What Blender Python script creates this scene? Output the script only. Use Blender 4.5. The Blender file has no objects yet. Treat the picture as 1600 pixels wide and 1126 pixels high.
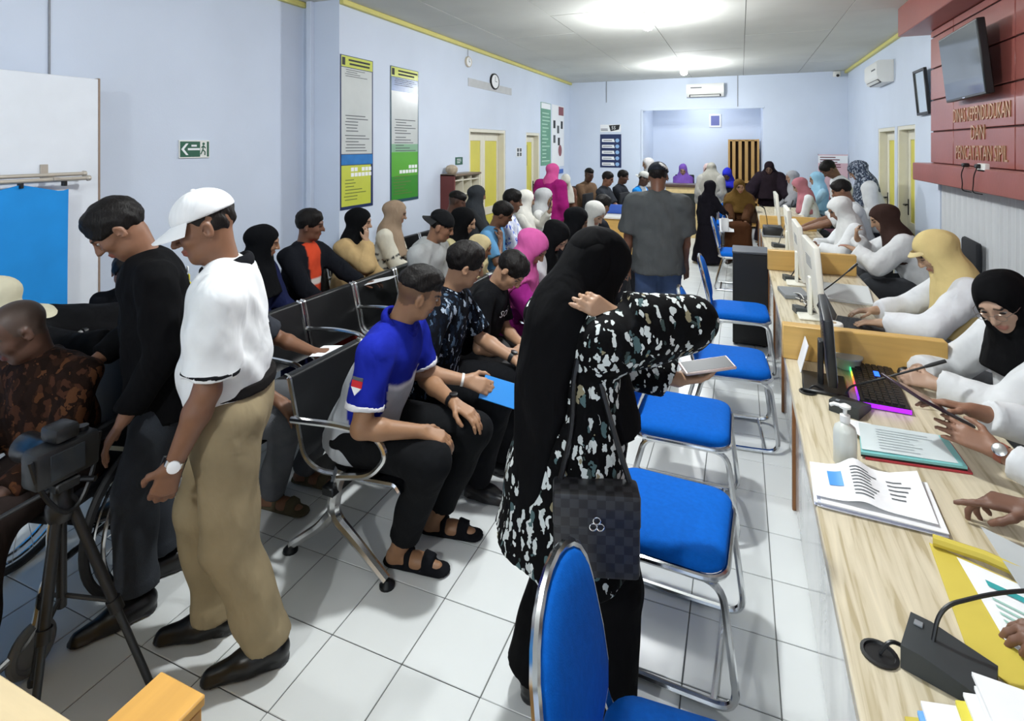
import bpy, bmesh, math, random
import numpy as np
from mathutils import Vector, Matrix
random.seed(7)
SC = bpy.context.scene
# ------------------------------------------------------------------ camera (level, with the lens shifted down), world, exposure
cam = bpy.data.cameras.new('camera'); camo = bpy.data.objects.new('camera', cam); SC.collection.objects.link(camo)
cam.sensor_fit = 'HORIZONTAL'; cam.sensor_width = 36.0; cam.lens = 36.0 * 860 / 1600; cam.shift_y = -336 / 1600; cam.clip_start = .05
camo.location = (0, 0, 1.79); camo.rotation_euler = (math.radians(90), 0, math.atan2(357, 860)); SC.camera = camo
w = bpy.data.worlds.new('night'); SC.world = w; w.use_nodes = True
w.node_tree.nodes['Background'].inputs[0].default_value = (.5, .55, .65, 1); w.node_tree.nodes['Background'].inputs[1].default_value = .05
SC.view_settings.view_transform = 'Standard'; SC.view_settings.look = 'None'; SC.view_settings.gamma = 1; SC.view_settings.use_curve_mapping = False
SC.view_settings.exposure = 0.35
SC.cycles.use_denoising = True; SC.cycles.max_bounces = 8; SC.cycles.diffuse_bounces = 4; SC.cycles.glossy_bounces = 3; SC.cycles.sample_clamp_indirect = 6
LAMPS = [(-.9, 9.9), (-.9, 5.9), (-.9, 2.2), (-.9, -1.8)]; LAMP_W = 134.0
# ------------------------------------------------------------------ helpers
ROOT = bpy.context.scene.collection
def V(*a): return np.array(a, float)
def nrm(v):
    v = np.asarray(v, float); n = np.linalg.norm(v); return v / n if n > 1e-9 else v
def link(o, parent=None):
    ROOT.objects.link(o)
    if parent is not None: o.parent = parent
    return o
def tag(o, label=None, cat=None, group=None, kind=None):
    if label: o['label'] = label
    if cat: o['category'] = cat
    if group: o['group'] = group
    if kind: o['kind'] = kind
    return o
def empty(name, loc=(0, 0, 0), rz=0.0, label=None, cat=None, group=None, parent=None):
    o = bpy.data.objects.new(name, None); o.empty_display_size = 0.1
    o.location = loc; o.rotation_euler = (0, 0, rz); link(o, parent)
    return tag(o, label, cat, group)
def copy_tree(o, parent=None):
    c = o.copy(); ROOT.objects.link(c); c.parent = parent
    for ch in list(o.children): copy_tree(ch, c)
    return c
MATS = {}
def srgb(c):
    if isinstance(c, str):
        c = [int(c[i:i + 2], 16) / 255 for i in (0, 2, 4)]
    return tuple(x / 12.92 if x <= 0.04045 else ((x + 0.055) / 1.055) ** 2.4 for x in c[:3])
def mat(name, col='808080', rough=0.5, metal=0.0, noise=0.0, nscale=8.0, bump=0.0, bscale=60.0, spec=0.5, emit=None, estr=0.0, alpha=1.0, trans=0.0, stretch=(1, 1, 1), attr=False, coat=0.0, sheen=0.0):
    if name in MATS: return MATS[name]
    m = bpy.data.materials.new(name); m.use_nodes = True
    nt = m.node_tree; b = nt.nodes['Principled BSDF']; N = nt.nodes.new; L = nt.links.new
    c = (*srgb(col), 1)
    b.inputs['Roughness'].default_value = rough; b.inputs['Metallic'].default_value = metal
    b.inputs['Specular IOR Level'].default_value = spec
    b.inputs['Coat Weight'].default_value = coat; b.inputs['Sheen Weight'].default_value = sheen
    b.inputs['Alpha'].default_value = alpha; b.inputs['Transmission Weight'].default_value = trans
    tc = N('ShaderNodeTexCoord'); mp = N('ShaderNodeMapping'); mp.inputs['Scale'].default_value = stretch
    L(tc.outputs['Object'], mp.inputs['Vector'])
    nz = N('ShaderNodeTexNoise'); nz.inputs['Scale'].default_value = nscale; nz.inputs['Detail'].default_value = 4
    L(mp.outputs['Vector'], nz.inputs['Vector'])
    mx = N('ShaderNodeMix'); mx.data_type = 'RGBA'; mx.blend_type = 'MULTIPLY'; mx.inputs[0].default_value = 1.0
    if attr:
        at = N('ShaderNodeAttribute'); at.attribute_name = 'Col'; L(at.outputs['Color'], mx.inputs[6])
    else: mx.inputs[6].default_value = c
    mr = N('ShaderNodeMapRange'); mr.inputs[1].default_value = 0.3; mr.inputs[2].default_value = 0.7
    mr.inputs[3].default_value = 1 - noise; mr.inputs[4].default_value = 1 + noise * 0.4
    L(nz.outputs[0], mr.inputs[0]); L(mr.outputs[0], mx.inputs[7]); L(mx.outputs[2], b.inputs['Base Color'])
    if bump > 0:
        n2 = N('ShaderNodeTexNoise'); n2.inputs['Scale'].default_value = bscale; n2.inputs['Detail'].default_value = 3
        bp = N('ShaderNodeBump'); bp.inputs['Strength'].default_value = bump; bp.inputs['Distance'].default_value = 0.01
        L(mp.outputs['Vector'], n2.inputs['Vector']); L(n2.outputs[0], bp.inputs['Height']); L(bp.outputs[0], b.inputs['Normal'])
    if emit:
        b.inputs['Emission Color'].default_value = (*srgb(emit), 1); b.inputs['Emission Strength'].default_value = estr
    MATS[name] = m; return m
def basis(d, up=(0, 0, 1)):
    d = nrm(d); u = np.asarray(up, float)
    if abs(d @ u) > 0.97: u = V(0, 1, 0)
    s = nrm(np.cross(d, u)); return s, nrm(np.cross(s, d))
class MB:
    """collects shapes, builds ONE mesh object"""
    def __init__(s): s.v = []; s.f = []; s.n = 0; s.m = []; s.cm = 0
    def add(s, v, f):
        s.v.extend([tuple(map(float, p)) for p in v]); s.f.extend([tuple(i + s.n for i in q) for q in f]); s.m.extend([s.cm] * len(f)); s.n += len(v); return s
    def box(s, lo, hi, ch=0.0, R=None, c=None):
        lo, hi = V(*lo), V(*hi); lo, hi = np.minimum(lo, hi), np.maximum(lo, hi)
        if ch <= 0:
            p = [(x, y, z) for x in (lo[0], hi[0]) for y in (lo[1], hi[1]) for z in (lo[2], hi[2])]
            f = [(0, 1, 3, 2), (4, 6, 7, 5), (0, 4, 5, 1), (2, 3, 7, 6), (0, 2, 6, 4), (1, 5, 7, 3)]
        else:
            bm = bmesh.new(); bmesh.ops.create_cube(bm, size=1)
            for q in bm.verts: q.co = Vector(((lo + hi) / 2 + np.array(q.co) * (hi - lo)))
            bmesh.ops.bevel(bm, geom=bm.edges[:], offset=min(ch, *((hi - lo) * .45)), segments=2 if ch > .006 else 1, profile=.5, affect='EDGES')
            bm.verts.index_update(); p = [tuple(q.co) for q in bm.verts]; f = [tuple(q.index for q in g.verts) for g in bm.faces]; bm.free()
        if R is not None:
            cc = (lo + hi) / 2 if c is None else V(*c)
            p = [tuple(cc + R @ (V(*q) - cc)) for q in p]
        return s.add(p, f)
    def tube(s, pts, r, n=8, cap=True, closed=False):
        pts = [V(*p) for p in pts]; k = len(pts); rr = np.interp(np.linspace(0, 1, k), np.linspace(0, 1, len(r)), r) if hasattr(r, '__len__') else [r] * k
        vs = []; u = None
        for i, p in enumerate(pts):
            a, b = (pts[i - 1], pts[(i + 1) % k]) if closed else (pts[max(i - 1, 0)], pts[min(i + 1, k - 1)])
            d = nrm(b - a)
            if u is None: sd, u = basis(d)
            else:
                u = nrm(u - d * (u @ d)); sd = nrm(np.cross(d, u))
            for j in range(n):
                t = 2 * math.pi * j / n; vs.append(p + (sd * math.cos(t) + u * math.sin(t)) * rr[i])
        fs = []
        for i in range(k if closed else k - 1):
            for j in range(n):
                a, b = i * n + j, i * n + (j + 1) % n; c, d = ((i + 1) % k) * n + (j + 1) % n, ((i + 1) % k) * n + j
                fs.append((a, b, c, d))
        if cap and not closed: fs.append(tuple(range(n))[::-1]); fs.append(tuple((k - 1) * n + j for j in range(n)))
        return s.add(vs, fs)
    def lathe(s, prof, n=20, c=(0, 0, 0), axis=(0, 0, 1)):
        a = nrm(axis); e1, e2 = basis(a) if abs(a[2]) < .97 else (V(1, 0, 0), V(0, 1, 0)); c = V(*c); vs = []; fs = []
        for r, z in prof:
            for j in range(n):
                t = 2 * math.pi * j / n; vs.append(c + a * z + (e1 * math.cos(t) + e2 * math.sin(t)) * r)
        for i in range(len(prof) - 1):
            for j in range(n): fs.append((i * n + j, i * n + (j + 1) % n, (i + 1) * n + (j + 1) % n, (i + 1) * n + j))
        fs.append(tuple(range(n))[::-1]); fs.append(tuple((len(prof) - 1) * n + j for j in range(n)))
        return s.add(vs, fs)
    def prism(s, poly, o, ex, ey, th):
        """poly (2d) placed at o with axes ex, ey, extruded by vector th"""
        o, ex, ey, th = V(*o), V(*ex), V(*ey), V(*th); k = len(poly)
        a = [o + ex * x + ey * y for x, y in poly]; b = [p + th for p in a]
        fs = [tuple(range(k)), tuple(range(k, 2 * k))[::-1]] + [(i, i + k, (i + 1) % k + k, (i + 1) % k) for i in range(k)]
        return s.add(a + b, fs)
    def grid(s, fn, nu, nv, th=0.0, tv=(0, 0, 1)):
        """sheet fn(u,v) with optional thickness"""
        vs = [V(*fn(i / nu, j / nv)) for i in range(nu + 1) for j in range(nv + 1)]; w = nv + 1
        fs = [(i * w + j, (i + 1) * w + j, (i + 1) * w + j + 1, i * w + j + 1) for i in range(nu) for j in range(nv)]
        if th > 0:
            N = len(vs); vs = vs + [p - V(*tv) * th for p in vs]; fs = fs + [tuple(i + N for i in q[::-1]) for q in fs]
            rim = [i * w for i in range(nu + 1)] + [nu * w + j for j in range(1, nv + 1)] + [i * w + nv for i in range(nu - 1, -1, -1)] + [j for j in range(nv - 1, 0, -1)]
            fs += [(rim[i], rim[i] + N, rim[(i + 1) % len(rim)] + N, rim[(i + 1) % len(rim)]) for i in range(len(rim))]
        return s.add(vs, fs)
    def mesh(s, name, mats, smooth=None):
        me = bpy.data.meshes.new(name); me.from_pydata(s.v, [], s.f)
        for m in (mats if isinstance(mats, (list, tuple)) else [mats]): me.materials.append(m)
        if any(s.m): me.polygons.foreach_set('material_index', s.m)
        bm = bmesh.new(); bm.from_mesh(me); bmesh.ops.recalc_face_normals(bm, faces=bm.faces[:]); bm.to_mesh(me); bm.free()
        if smooth:
            me.polygons.foreach_set('use_smooth', [True] * len(me.polygons)); me.set_sharp_from_angle(angle=math.radians(smooth))
        me.update(); return me
    def build(s, name, mats, parent=None, loc=(0, 0, 0), rz=0.0, smooth=40):
        o = bpy.data.objects.new(name, s.mesh(name, mats, smooth)); o.location = loc; o.rotation_euler = (0, 0, rz); return link(o, parent)
def rotz(a): a = math.radians(a); return np.array([[math.cos(a), -math.sin(a), 0], [math.sin(a), math.cos(a), 0], [0, 0, 1]])
def rotx(a): a = math.radians(a); return np.array([[1, 0, 0], [0, math.cos(a), -math.sin(a)], [0, math.sin(a), math.cos(a)]])
def roty(a): a = math.radians(a); return np.array([[math.cos(a), 0, math.sin(a)], [0, 1, 0], [-math.sin(a), 0, math.cos(a)]])
def arc(c, r, a0, a1, n, e1, e2):
    c, e1, e2 = V(*c), V(*e1), V(*e2)
    return [c + (e1 * math.cos(math.radians(a0 + (a1 - a0) * i / n)) + e2 * math.sin(math.radians(a0 + (a1 - a0) * i / n))) * r for i in range(n + 1)]
def fillet(pts, r, n=5):
    """rounds the inner corners of a polyline"""
    pts = [V(*p) for p in pts]; out = [pts[0]]
    for i in range(1, len(pts) - 1):
        p = pts[i]; a = pts[i - 1] - p; b = pts[i + 1] - p; q = min(r, np.linalg.norm(a) * .48, np.linalg.norm(b) * .48)
        s0, s1 = p + nrm(a) * q, p + nrm(b) * q
        for k in range(n + 1):
            t = k / n; out.append(s0 * (1 - t) ** 2 + p * 2 * t * (1 - t) + s1 * t * t)
    return out + [pts[-1]]
def text_obj(name, body, size, mat_, loc, R, parent=None, depth=0.0, align='LEFT', sx=1.0):
    cu = bpy.data.curves.new(name, 'FONT'); cu.body = body; cu.size = size; cu.extrude = depth; cu.align_x = align; cu.resolution_u = 2
    t = bpy.data.objects.new(name + '_t', cu); ROOT.objects.link(t)
    dg = bpy.context.evaluated_depsgraph_get(); me = bpy.data.meshes.new_from_object(t.evaluated_get(dg)); bpy.data.objects.remove(t)
    me.materials.clear(); me.materials.append(mat_)
    o = bpy.data.objects.new(name, me); M = Matrix(np.asarray(R).tolist()).to_4x4(); M.translation = Vector(loc)
    o.matrix_world = M @ Matrix.Diagonal((sx, 1, 1, 1)); return link(o, parent)
# ------------------------------------------------------------------ the setting
XL, XN, XR, YB, YR, ZC, YF = -3.52, -3.96, 1.84, 11.85, 13.3, 3.18, -3.0; YS = 4.2
def struct(name, mb, m, parent=None, smooth=30):
    o = mb.build(name, m, parent, smooth=smooth)
    if parent is None: o['kind'] = 'structure'
    return o
M_WALL = mat('wall_paint', 'd2dcec', .7, noise=.05, nscale=1.4, bump=.05, bscale=90)
M_TILE = mat('floor_tile', 'dcdfde', .22, noise=.035, nscale=2.5, spec=.5); M_GROUT = mat('grout', '6c6e6c', .9)
M_CEIL = mat('ceiling_board', 'd2d3cd', .85, noise=.10, nscale=1.1, bump=.04); M_SEAM = mat('ceiling_seam', '6d6b64', .9)
M_CORN = mat('yellow_cornice', 'd8cf7a', .5, noise=.05); M_CREAM = mat('cream_door_paint', 'e4e0cf', .45, noise=.04); M_YEL = mat('yellow_door_panel', 'd6cd58', .5, noise=.07, nscale=3)
M_RED = mat('red_panel', '98564e', .32, noise=.10, nscale=3, bump=.05, bscale=40); M_REDD = mat('red_joint', '4a2422', .7)
CHROME = mat('chrome', 'd8d8d8', .18, 1.0); BLACKP = mat('black_plastic', '131416', .4); WHITEP = mat('white_plastic', 'e6e6e2', .4); STEEL = mat('dark_steel', '2a2c2e', .35, .7)
GREYP = mat('grey_plastic', '7c8084', .5); PAPER = mat('paper', 'edeef0', .8, noise=.03); BLUEP = mat('bright_blue_plastic', '1e86d8', .4)
fl = struct('floor', MB().box((XN - .1, YF - .1, -.12), (XR + .1, YR + .1, -.005)), M_GROUT)
TS = .30; tm = MB().box((-.1481, -.1481, -.005), (.1481, .1481, 0), .0018).mesh('tile', M_TILE)
def in_view(x, y):
    a = x * CA + y * SA; d = -x * SA + y * CA
    if d < .3: return None
    uu, vv = 800 + 860 * a / d, 227 + 860 * 1.79 / d
    return d if -60 < uu < 1660 and vv < 1190 else None
CA, SA = math.cos(math.atan2(357, 860)), math.sin(math.atan2(357, 860))
cells = []
for i in range(-10, 10):
    for j in range(-16, 40):
        x, y = -1.08 + TS * (i + .5), 1.61 + TS * (j + .5)
        if x < XN - .05 or x > XR + .05 or y < YF or y > YR: continue
        if y > YB and not (-1.95 < x < .45): continue
        if y > YS and x < XL - .05: continue
        cells.append((in_view(x, y) or 99 + abs(y), x, y))
cells.sort()
hidden = lambda x, y: (x > .3 and y < 9) or (x < -2.2 and y > 2.6)
cells.sort(key=lambda c: c[0] + (60 if hidden(c[1], c[2]) and c[0] < 90 else 0))
rest = MB()
for n, (d, x, y) in enumerate(cells):
    if n < 300:
        o = bpy.data.objects.new('tile', tm); o.location = (x, y, 0); link(o, fl)
    else: rest.box((x - .1481, y - .1481, -.005), (x + .1481, y + .1481, 0))
o = rest.build('tile_field', M_TILE, fl, smooth=None); o['kind'] = 'stuff'
# ceiling of boards
ce = struct('ceiling', MB().box((XN - .1, YF - .1, ZC + .006), (XR + .1, YR + .1, ZC + .12)), M_SEAM)
xs = [.05 + .97 * k for k in range(-5, 3)]; ys = [YF - .1 + 1.94 * k for k in range(0, 10)]
for i in range(len(xs) - 1):
    for j in range(len(ys) - 1):
        x0, x1 = max(xs[i], XN), min(xs[i + 1], XR); y0, y1 = ys[j] + (.97 if i % 2 else 0), ys[j + 1] + (.97 if i % 2 else 0); y1 = min(y1, YB)
        if x1 - x0 < .05 or y1 - y0 < .05: continue
        MB().box((x0 + .003, y0 + .003, ZC + (.0 if (i + j) % 3 else .002)), (x1 - .003, y1 - .003, ZC + .006)).build('board', M_CEIL, ce, smooth=None)
def wall_boxes(mb, axis, p0, p1, a0, a1, z1, holes):
    """slab between p0..p1 on axis, running a0..a1, with holes (b0,b1,zbottom,ztop)"""
    def bx(b0, b1, z0, zz):
        if b1 - b0 < 1e-4 or zz - z0 < 1e-4: return
        mb.box((p0, b0, z0), (p1, b1, zz)) if axis == 'x' else mb.box((b0, p0, z0), (b1, p1, zz))
    c = a0
    for b0, b1, zb, zt in sorted(holes): bx(c, b0, 0, z1); bx(b0, b1, zt, z1); bx(b0, b1, 0, zb); c = b1
    bx(c, a1, 0, z1); return mb
DL = [(6.91, 8.21, 0, 2.03), (9.13, 9.84, 0, 2.02)]; DR = [(7.56, 8.34, 0, 2.03), (8.46, 9.39, 0, 2.03)]
wl = struct('wall_left', wall_boxes(MB(), 'x', XL - .45, XL, YS, YB, ZC, DL), M_WALL)
struct('wall_left_near', MB().box((XN - .15, YF, 0), (XN, YS, ZC)), M_WALL)
struct('wall_right', wall_boxes(MB(), 'x', XR, XR + .3, YF, YB, ZC, DR), M_WALL)
struct('wall_back', wall_boxes(MB(), 'y', YB, YB + .18, XL - .45, XR + .3, ZC, [(-1.91, .41, 0, 2.54)]), M_WALL)
struct('wall_recess', MB().box((-2.1, YR, 0), (.6, YR + .12, ZC)).box((-2.06, YB + .18, 0), (-1.91, YR, ZC)).box((.41, YB + .18, 0), (.56, YR, ZC)).box((-1.91, YB + .18, 3.0), (.41, YR, ZC)), M_WALL)
struct('wall_front', MB().box((XN - .1, YF - .12, 0), (XR + .1, YF, ZC)), M_WALL)
struct('trim_1', MB().box((XL, YS, ZC - .05), (XL + .05, YB, ZC), .006), M_CORN); struct('trim_2', MB().box((XR - .05, 6.66, ZC - .05), (XR, YB, ZC), .006), M_CORN)
struct('trim_3', MB().box((XN, YF, ZC - .05), (XN + .05, YS, ZC), .006), M_CORN)
struct('trim_4', MB().box((XL - .36, YS - .05, 0), (XL - .30, YS, ZC), .004), M_WALL)      # corner batten beside the wall step
struct('trim_5', MB().box((-1.93, YB - .02, 2.52), (.43, YB, 2.56), .004).box((-1.95, YB - .02, 0), (-1.91, YB, 2.54), .004), M_WALL)
struct('baseboard_left', MB().box((XL, YS, 0), (XL + .012, 6.9, .1), .003).box((XN, YF, 0), (XN + .012, YS, .1), .003), M_TILE)
struct('baseboard_right', MB().box((XR - .012, 6.5, 0), (XR, 7.55, .1), .003), M_TILE)
M_CABLE = mat('grey_cable', '8d9096', .6)
struct('trim_6', MB().tube([(XN + .006, 2.05, 2.10), (XN + .006, 2.05, 2.95), (XN + .006, 2.03, 3.05)], .006, 6), M_CABLE)
struct('trim_7', MB().box((-.06, YB - .012, 2.56), (-.045, YB, ZC)).box((-2.70, YB - .012, 2.72), (-2.685, YB, ZC)), M_CABLE)
def door(name, side, y0, y1, zt, double=False, dark_plate=None):
    """frame + leaves set into a wall opening; side -1 left wall, +1 right wall"""
    X = XL if side < 0 else XR; s = side; D = empty(name, (0, 0, 0)); D['kind'] = 'structure'
    f = MB(); fx0, fx1 = X + s * .005, X + s * .14
    f.box((fx0, y0, 0), (fx1, y0 + .05, zt), .004).box((fx0, y1 - .05, 0), (fx1, y1, zt), .004).box((fx0, y0 + .05, zt - .05), (fx1, y1 - .05, zt), .004); f.build('door_frame', M_CREAM, D)
    leaves = [(y0 + .052, (y0 + y1) / 2 - .002), ((y0 + y1) / 2 + .002, y1 - .052)] if double else [(y0 + .052, y1 - .052)]
    lx0, lx1 = X + s * .10, X + s * .135
    for k, (a, b) in enumerate(leaves):
        st = .075 if double else .10; lf = MB()
        lf.box((lx0, a, .01), (lx1, a + st, zt - .055), .002).box((lx0, b - st, .01), (lx1, b, zt - .055), .002)
        for z0, z1 in ((.01, .16), (.72, .84), (zt - .17, zt - .055)): lf.box((lx0, a + st, z0), (lx1, b - st, z1), .002)
        L = lf.build('door_leaf', M_CREAM, D)
        for z0, z1 in ((.16, .72), (.84, zt - .17)): MB().box((lx0 + s * .012, a + st, z0), (lx1 - s * .008, b - st, z1)).build('panel', M_YEL, L)
        hy = (b - .04 if k == 0 else a + .04)
        if not double or k == 0:
            hd = MB(); hx = lx0 - s * .004; hd.box((hx - s * .003, hy - .02, .92), (hx + s * .006, hy + .02, 1.12), .003); hd.tube([(hx, hy, 1.05), (hx - s * .05, hy, 1.05), (hx - s * .05, hy - .10, 1.05)], .009, 8); hd.build('door_handle', STEEL, L)
    return D
d1 = door('door_1', -1, *DL[0][:2], 2.03, True); door('door_2', -1, *DL[1][:2], 2.02); door('door_3', 1, *DR[0][:2], 2.03); door('door_4', 1, *DR[1][:2], 2.03)
tag(MB().box((XL - .095, 7.36, .98), (XL - .088, 7.44, 1.38), .002).build('push_plate', BLACKP), 'black vertical strip sign on the left leaf of the yellow double door', 'sign')
tag(MB().box((XL - .095, 9.22, 1.42), (XL - .09, 9.42, 1.80), .002).build('door_poster', STEEL), 'dark small poster stuck on the single yellow door at left', 'poster')
# red feature wall with ledge, soffit and corrugated sheet below
M_CORR = mat('white_corrugated_sheet', 'd2d4d6', .45, noise=.03)
red = struct('wall_feature_red', MB().box((XR - .12, 0, 1.60), (XR, 6.47, 2.90)), M_REDD)
ry = [6.47, 5.86, 4.70, 3.5, 2.3, 1.1, 0.0]
for a in range(len(ry) - 1):
    for z in range(5):
        z0 = 1.62 + .3 * z; z1 = min(z0 + .3, 2.89)
        if z1 - z0 > .03: MB().box((XR - .14, ry[a + 1] + .006, z0 + .006), (XR - .12, ry[a] - .006 + (.006 if a == 0 else 0), z1 - .006), .004).build('panel', M_RED, red)
struct('trim_8', MB().box((XR - .25, 0, 1.45), (XR, 6.62, 1.62), .006), M_RED)
struct('trim_9', MB().box((XR - .36, 0, 2.89), (XR, 6.68, ZC), .006), M_RED)
cg = MB(); n = 560
prof = [(XR - .080 - .018 * math.cos(2 * math.pi * (6.35 - i * 6.35 / n) / .0625), 6.35 - i * 6.35 / n) for i in range(n + 1)]
cg.grid(lambda a, b: (prof[int(round(a * n))][0], prof[int(round(a * n))][1], .02 + 1.43 * b), n, 1, .004, (-1, 0, 0))
struct('wall_corrugated', cg, M_CORR, smooth=60); struct('wall_corrugated_end', MB().box((XR - .10, 6.35, 0), (XR, 6.40, 1.45)), M_WALL)
# lamps of the room
def lamp(x, y, label, z=ZC, pw=1.0):
    E = empty('ceiling_lamp', (x, y, z), 0, label, 'lamp', 'bare bulbs along the ceiling')
    MB().lathe([(.075, 0), (.075, -.012), (.05, -.022), (.03, -.03), (.028, -.06)], 20).build('lamp_holder', WHITEP, E)
    MB().lathe([(.02, -.058), (.035, -.075), (.055, -.105), (.062, -.13), (.055, -.155), (.035, -.175), (.005, -.185)], 20).build('bulb', mat('lit_bulb', 'ffffff', .3, emit='ffffff', estr=30.0), E)
    l = bpy.data.lights.new('lamp_light', 'POINT'); l.energy = LAMP_W * pw * .55; l.shadow_soft_size = .07; l.color = (.955, .99, 1.0)
    lo = bpy.data.objects.new('lamp_light', l); lo.location = (0, 0, -.27); link(lo, E)
    l = bpy.data.lights.new('lamp_downlight', 'AREA'); l.shape = 'DISK'; l.size = .13; l.energy = LAMP_W * pw * .17; l.color = (.955, .99, 1.0); lo = bpy.data.objects.new('lamp_downlight', l); lo.location = (0, 0, -.20); link(lo, E)
for (x, y), lb in zip(LAMPS, ('lit bare bulb on the ceiling near the back wall', 'lit bare bulb at the middle of the ceiling', 'lit bare bulb over the waiting benches', 'lit bare bulb over the entrance')): lamp(x, y, lb)
lamp(-.75, 12.55, 'lit bare bulb inside the recess, above its opening', 3.0, .11)
# ------------------------------------------------------------------ things on the walls
RL = np.array([[0, 0, 1], [1, 0, 0], [0, 1, 0]], float); RR = np.array([[0, 0, -1], [-1, 0, 0], [0, 1, 0]], float); RB = np.array([[1, 0, 0], [0, 0, -1], [0, 1, 0]], float)
def wb(pl, X, u0, u1, v0, v1, d0, d1, ch=0.0, mb=None):
    """box on a wall: pl L / R / B, wall coordinate X, u along the wall, v up, d out of the wall"""
    mb = mb or MB()
    if pl == 'L': return mb.box((X + d0, u0, v0), (X + d1, u1, v1), ch)
    if pl == 'R': return mb.box((X - d1, u0, v0), (X - d0, u1, v1), ch)
    return mb.box((u0, X - d1, v0), (u1, X - d0, v1), ch)
def lines(pl, X, u0, u1, v0, v1, n, d, seed=1, hgt=.35, mn=.5):
    """rows of unreadably fine print"""
    r = random.Random(seed); mb = MB(); st = (v1 - v0) / n
    for i in range(n):
        v = v1 - st * (i + .5); a = u0 + r.random() * .08 * (u1 - u0); b = a + (u1 - a) * (mn + (1 - mn) * r.random()); wb(pl, X, a, b, v - st * hgt / 2, v + st * hgt / 2, d, d + .0006, mb=mb)
    return mb
INK = mat('print_ink', '54585c', .7); INKD = mat('print_black', '17191c', .6); MGREEN = mat('sign_green', '1f5a44', .5); LIME = mat('print_lime', 'c5cc4c', .3, noise=.05); GREEN = mat('print_green', '5fae3c', .25, noise=.12, nscale=2)
NAVYB = mat('print_navy', '1b2c58', .4); SKYB = mat('print_sky', '2f7ac0', .25, noise=.2, nscale=6); VINYL = mat('poster_vinyl', 'c9cdcb', .22, noise=.06, nscale=4, bump=.05, bscale=6); WPRINT = mat('print_white', 'eef0f2', .6); PINKP = mat('print_pink', 'c98d9a', .5, noise=.1)
# exit sign
es = tag(wb('L', XN, 2.90, 3.16, 1.69, 1.83, 0, .012, .002).build('exit_sign', WHITEP), 'green emergency exit sign with arrow and running figure on the left wall', 'sign')
wb('L', XN, 2.907, 3.075, 1.70, 1.82, .012, .013).build('green_field', MGREEN, es); wb('L', XN, 3.135, 3.153, 1.70, 1.82, .012, .013).build('green_edge', MGREEN, es)
MB().prism([(2.915, 1.76), (2.955, 1.805), (2.975, 1.805), (2.938, 1.76), (2.975, 1.715), (2.955, 1.715)], (XN + .013, 0, 0), (0, 1, 0), (0, 0, 1), (.0012, 0, 0)).build('arrow', WPRINT, es)
wb('L', XN, 2.97, 3.072, 1.752, 1.768, .013, .0142).build('arrow_shaft', WPRINT, es); wb('L', XN, 3.0, 3.045, 1.78, 1.795, .013, .0142).build('caption', WPRINT, es)
rm = MB(); rm.lathe([(.011, 0), (.011, .0015)], 12, (XN + .0125, 3.105, 1.802), (1, 0, 0))
for a, b in (((3.103, 1.79), (3.098, 1.755)), ((3.098, 1.755), (3.118, 1.738)), ((3.118, 1.738), (3.116, 1.712)), ((3.098, 1.757), (3.088, 1.735)), ((3.088, 1.735), (3.072 + .008, 1.72)), ((3.102, 1.785), (3.085, 1.772)), ((3.104, 1.785), (3.122, 1.768))):
    rm.tube([(XN + .0135, *a), (XN + .0135, *b)], .0042, 6)
rm.build('running_figure', MGREEN, es)
def poster(lbl, y0, y1, z0, z1, lo, seed, kind):
    p = tag(wb('L', XL, y0, y1, z0, z1, 0, .008, .001).build('poster', NAVYB if kind == 1 else mat('print_teal', '2c4f5c', .3)), lbl, 'poster', 'tall information posters'); e = .012; H = z1 - z0
    def part(nm, a0, a1, b0, b1, m, d=.0085): return wb('L', XL, y0 + a0 * (y1 - y0), y0 + a1 * (y1 - y0), z0 + b0 * H, z0 + b1 * H, .008, d).build(nm, m, p)
    part('header', .02, .98, .925, .995, LIME); part('crest', .04, .13, .935, .985, INKD, .009)
    lines('L', XL, y0 + .2 * (y1 - y0), y1 - .02, z0 + .935 * H, z0 + .985 * H, 2, .0086, seed, .5, .8).build('header_lettering', INKD, p)
    if kind == 1:
        part('white_field', .02, .96, .36, .92, VINYL); part('blue_band', .02, .98, .29, .355, SKYB); part('lime_field', .02, .92, .02, .285, LIME)
    else:
        part('sky_field', .03, .97, .82, .92, mat('print_cloud', '6d86b4', .25, noise=.35, nscale=5)); part('white_field', .03, .97, .43, .82, VINYL); part('pale_green_band', .03, .97, .37, .43, mat('print_pale_green', '86b090', .3)); part('lime_field', .03, .97, .19, .37, GREEN); part('green_field', .03, .97, .02, .19, mat('print_deep_green', '3f8f38', .25))
    for a, b, n, sd in ((.86, .915, 4, 1), (.5, .62, 6, 2), (.37, .49, 6, 3)): lines('L', XL, y0 + .12 * (y1 - y0), y1 - .05, z0 + a * H, z0 + b * H, n, .0087, seed + sd, .28, .35).build('text_lines', INK, p)
    for a, b, n, sd in ((.05, .20, 7, 4),): lines('L', XL, y0 + .08 * (y1 - y0), y1 - .12, z0 + a * H, z0 + b * H, n, .0087, seed + sd, .25, .4).build('text_lines', mat('print_olive', '5d6a2c', .6), p)
    r = random.Random(seed); lb = MB()
    for rw in range(2):
        for q in range(6):
            if r.random() < .85: wb('L', XL, y0 + (.30 + q * .11) * (y1 - y0), y0 + (.39 + q * .11) * (y1 - y0), z0 + (.245 - rw * .035) * H, z0 + (.27 - rw * .035) * H, .0085, .009, mb=lb)
    lb.build('caption_block', WPRINT, p); return p
poster('tall lime and white service poster nearest the wall step', 4.21, 4.71, 1.17, 2.66, 0, 11, 1); poster('tall green and sky blue service poster right of the lime one', 5.02, 5.58, 1.16, 2.66, 0, 23, 2)
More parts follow.
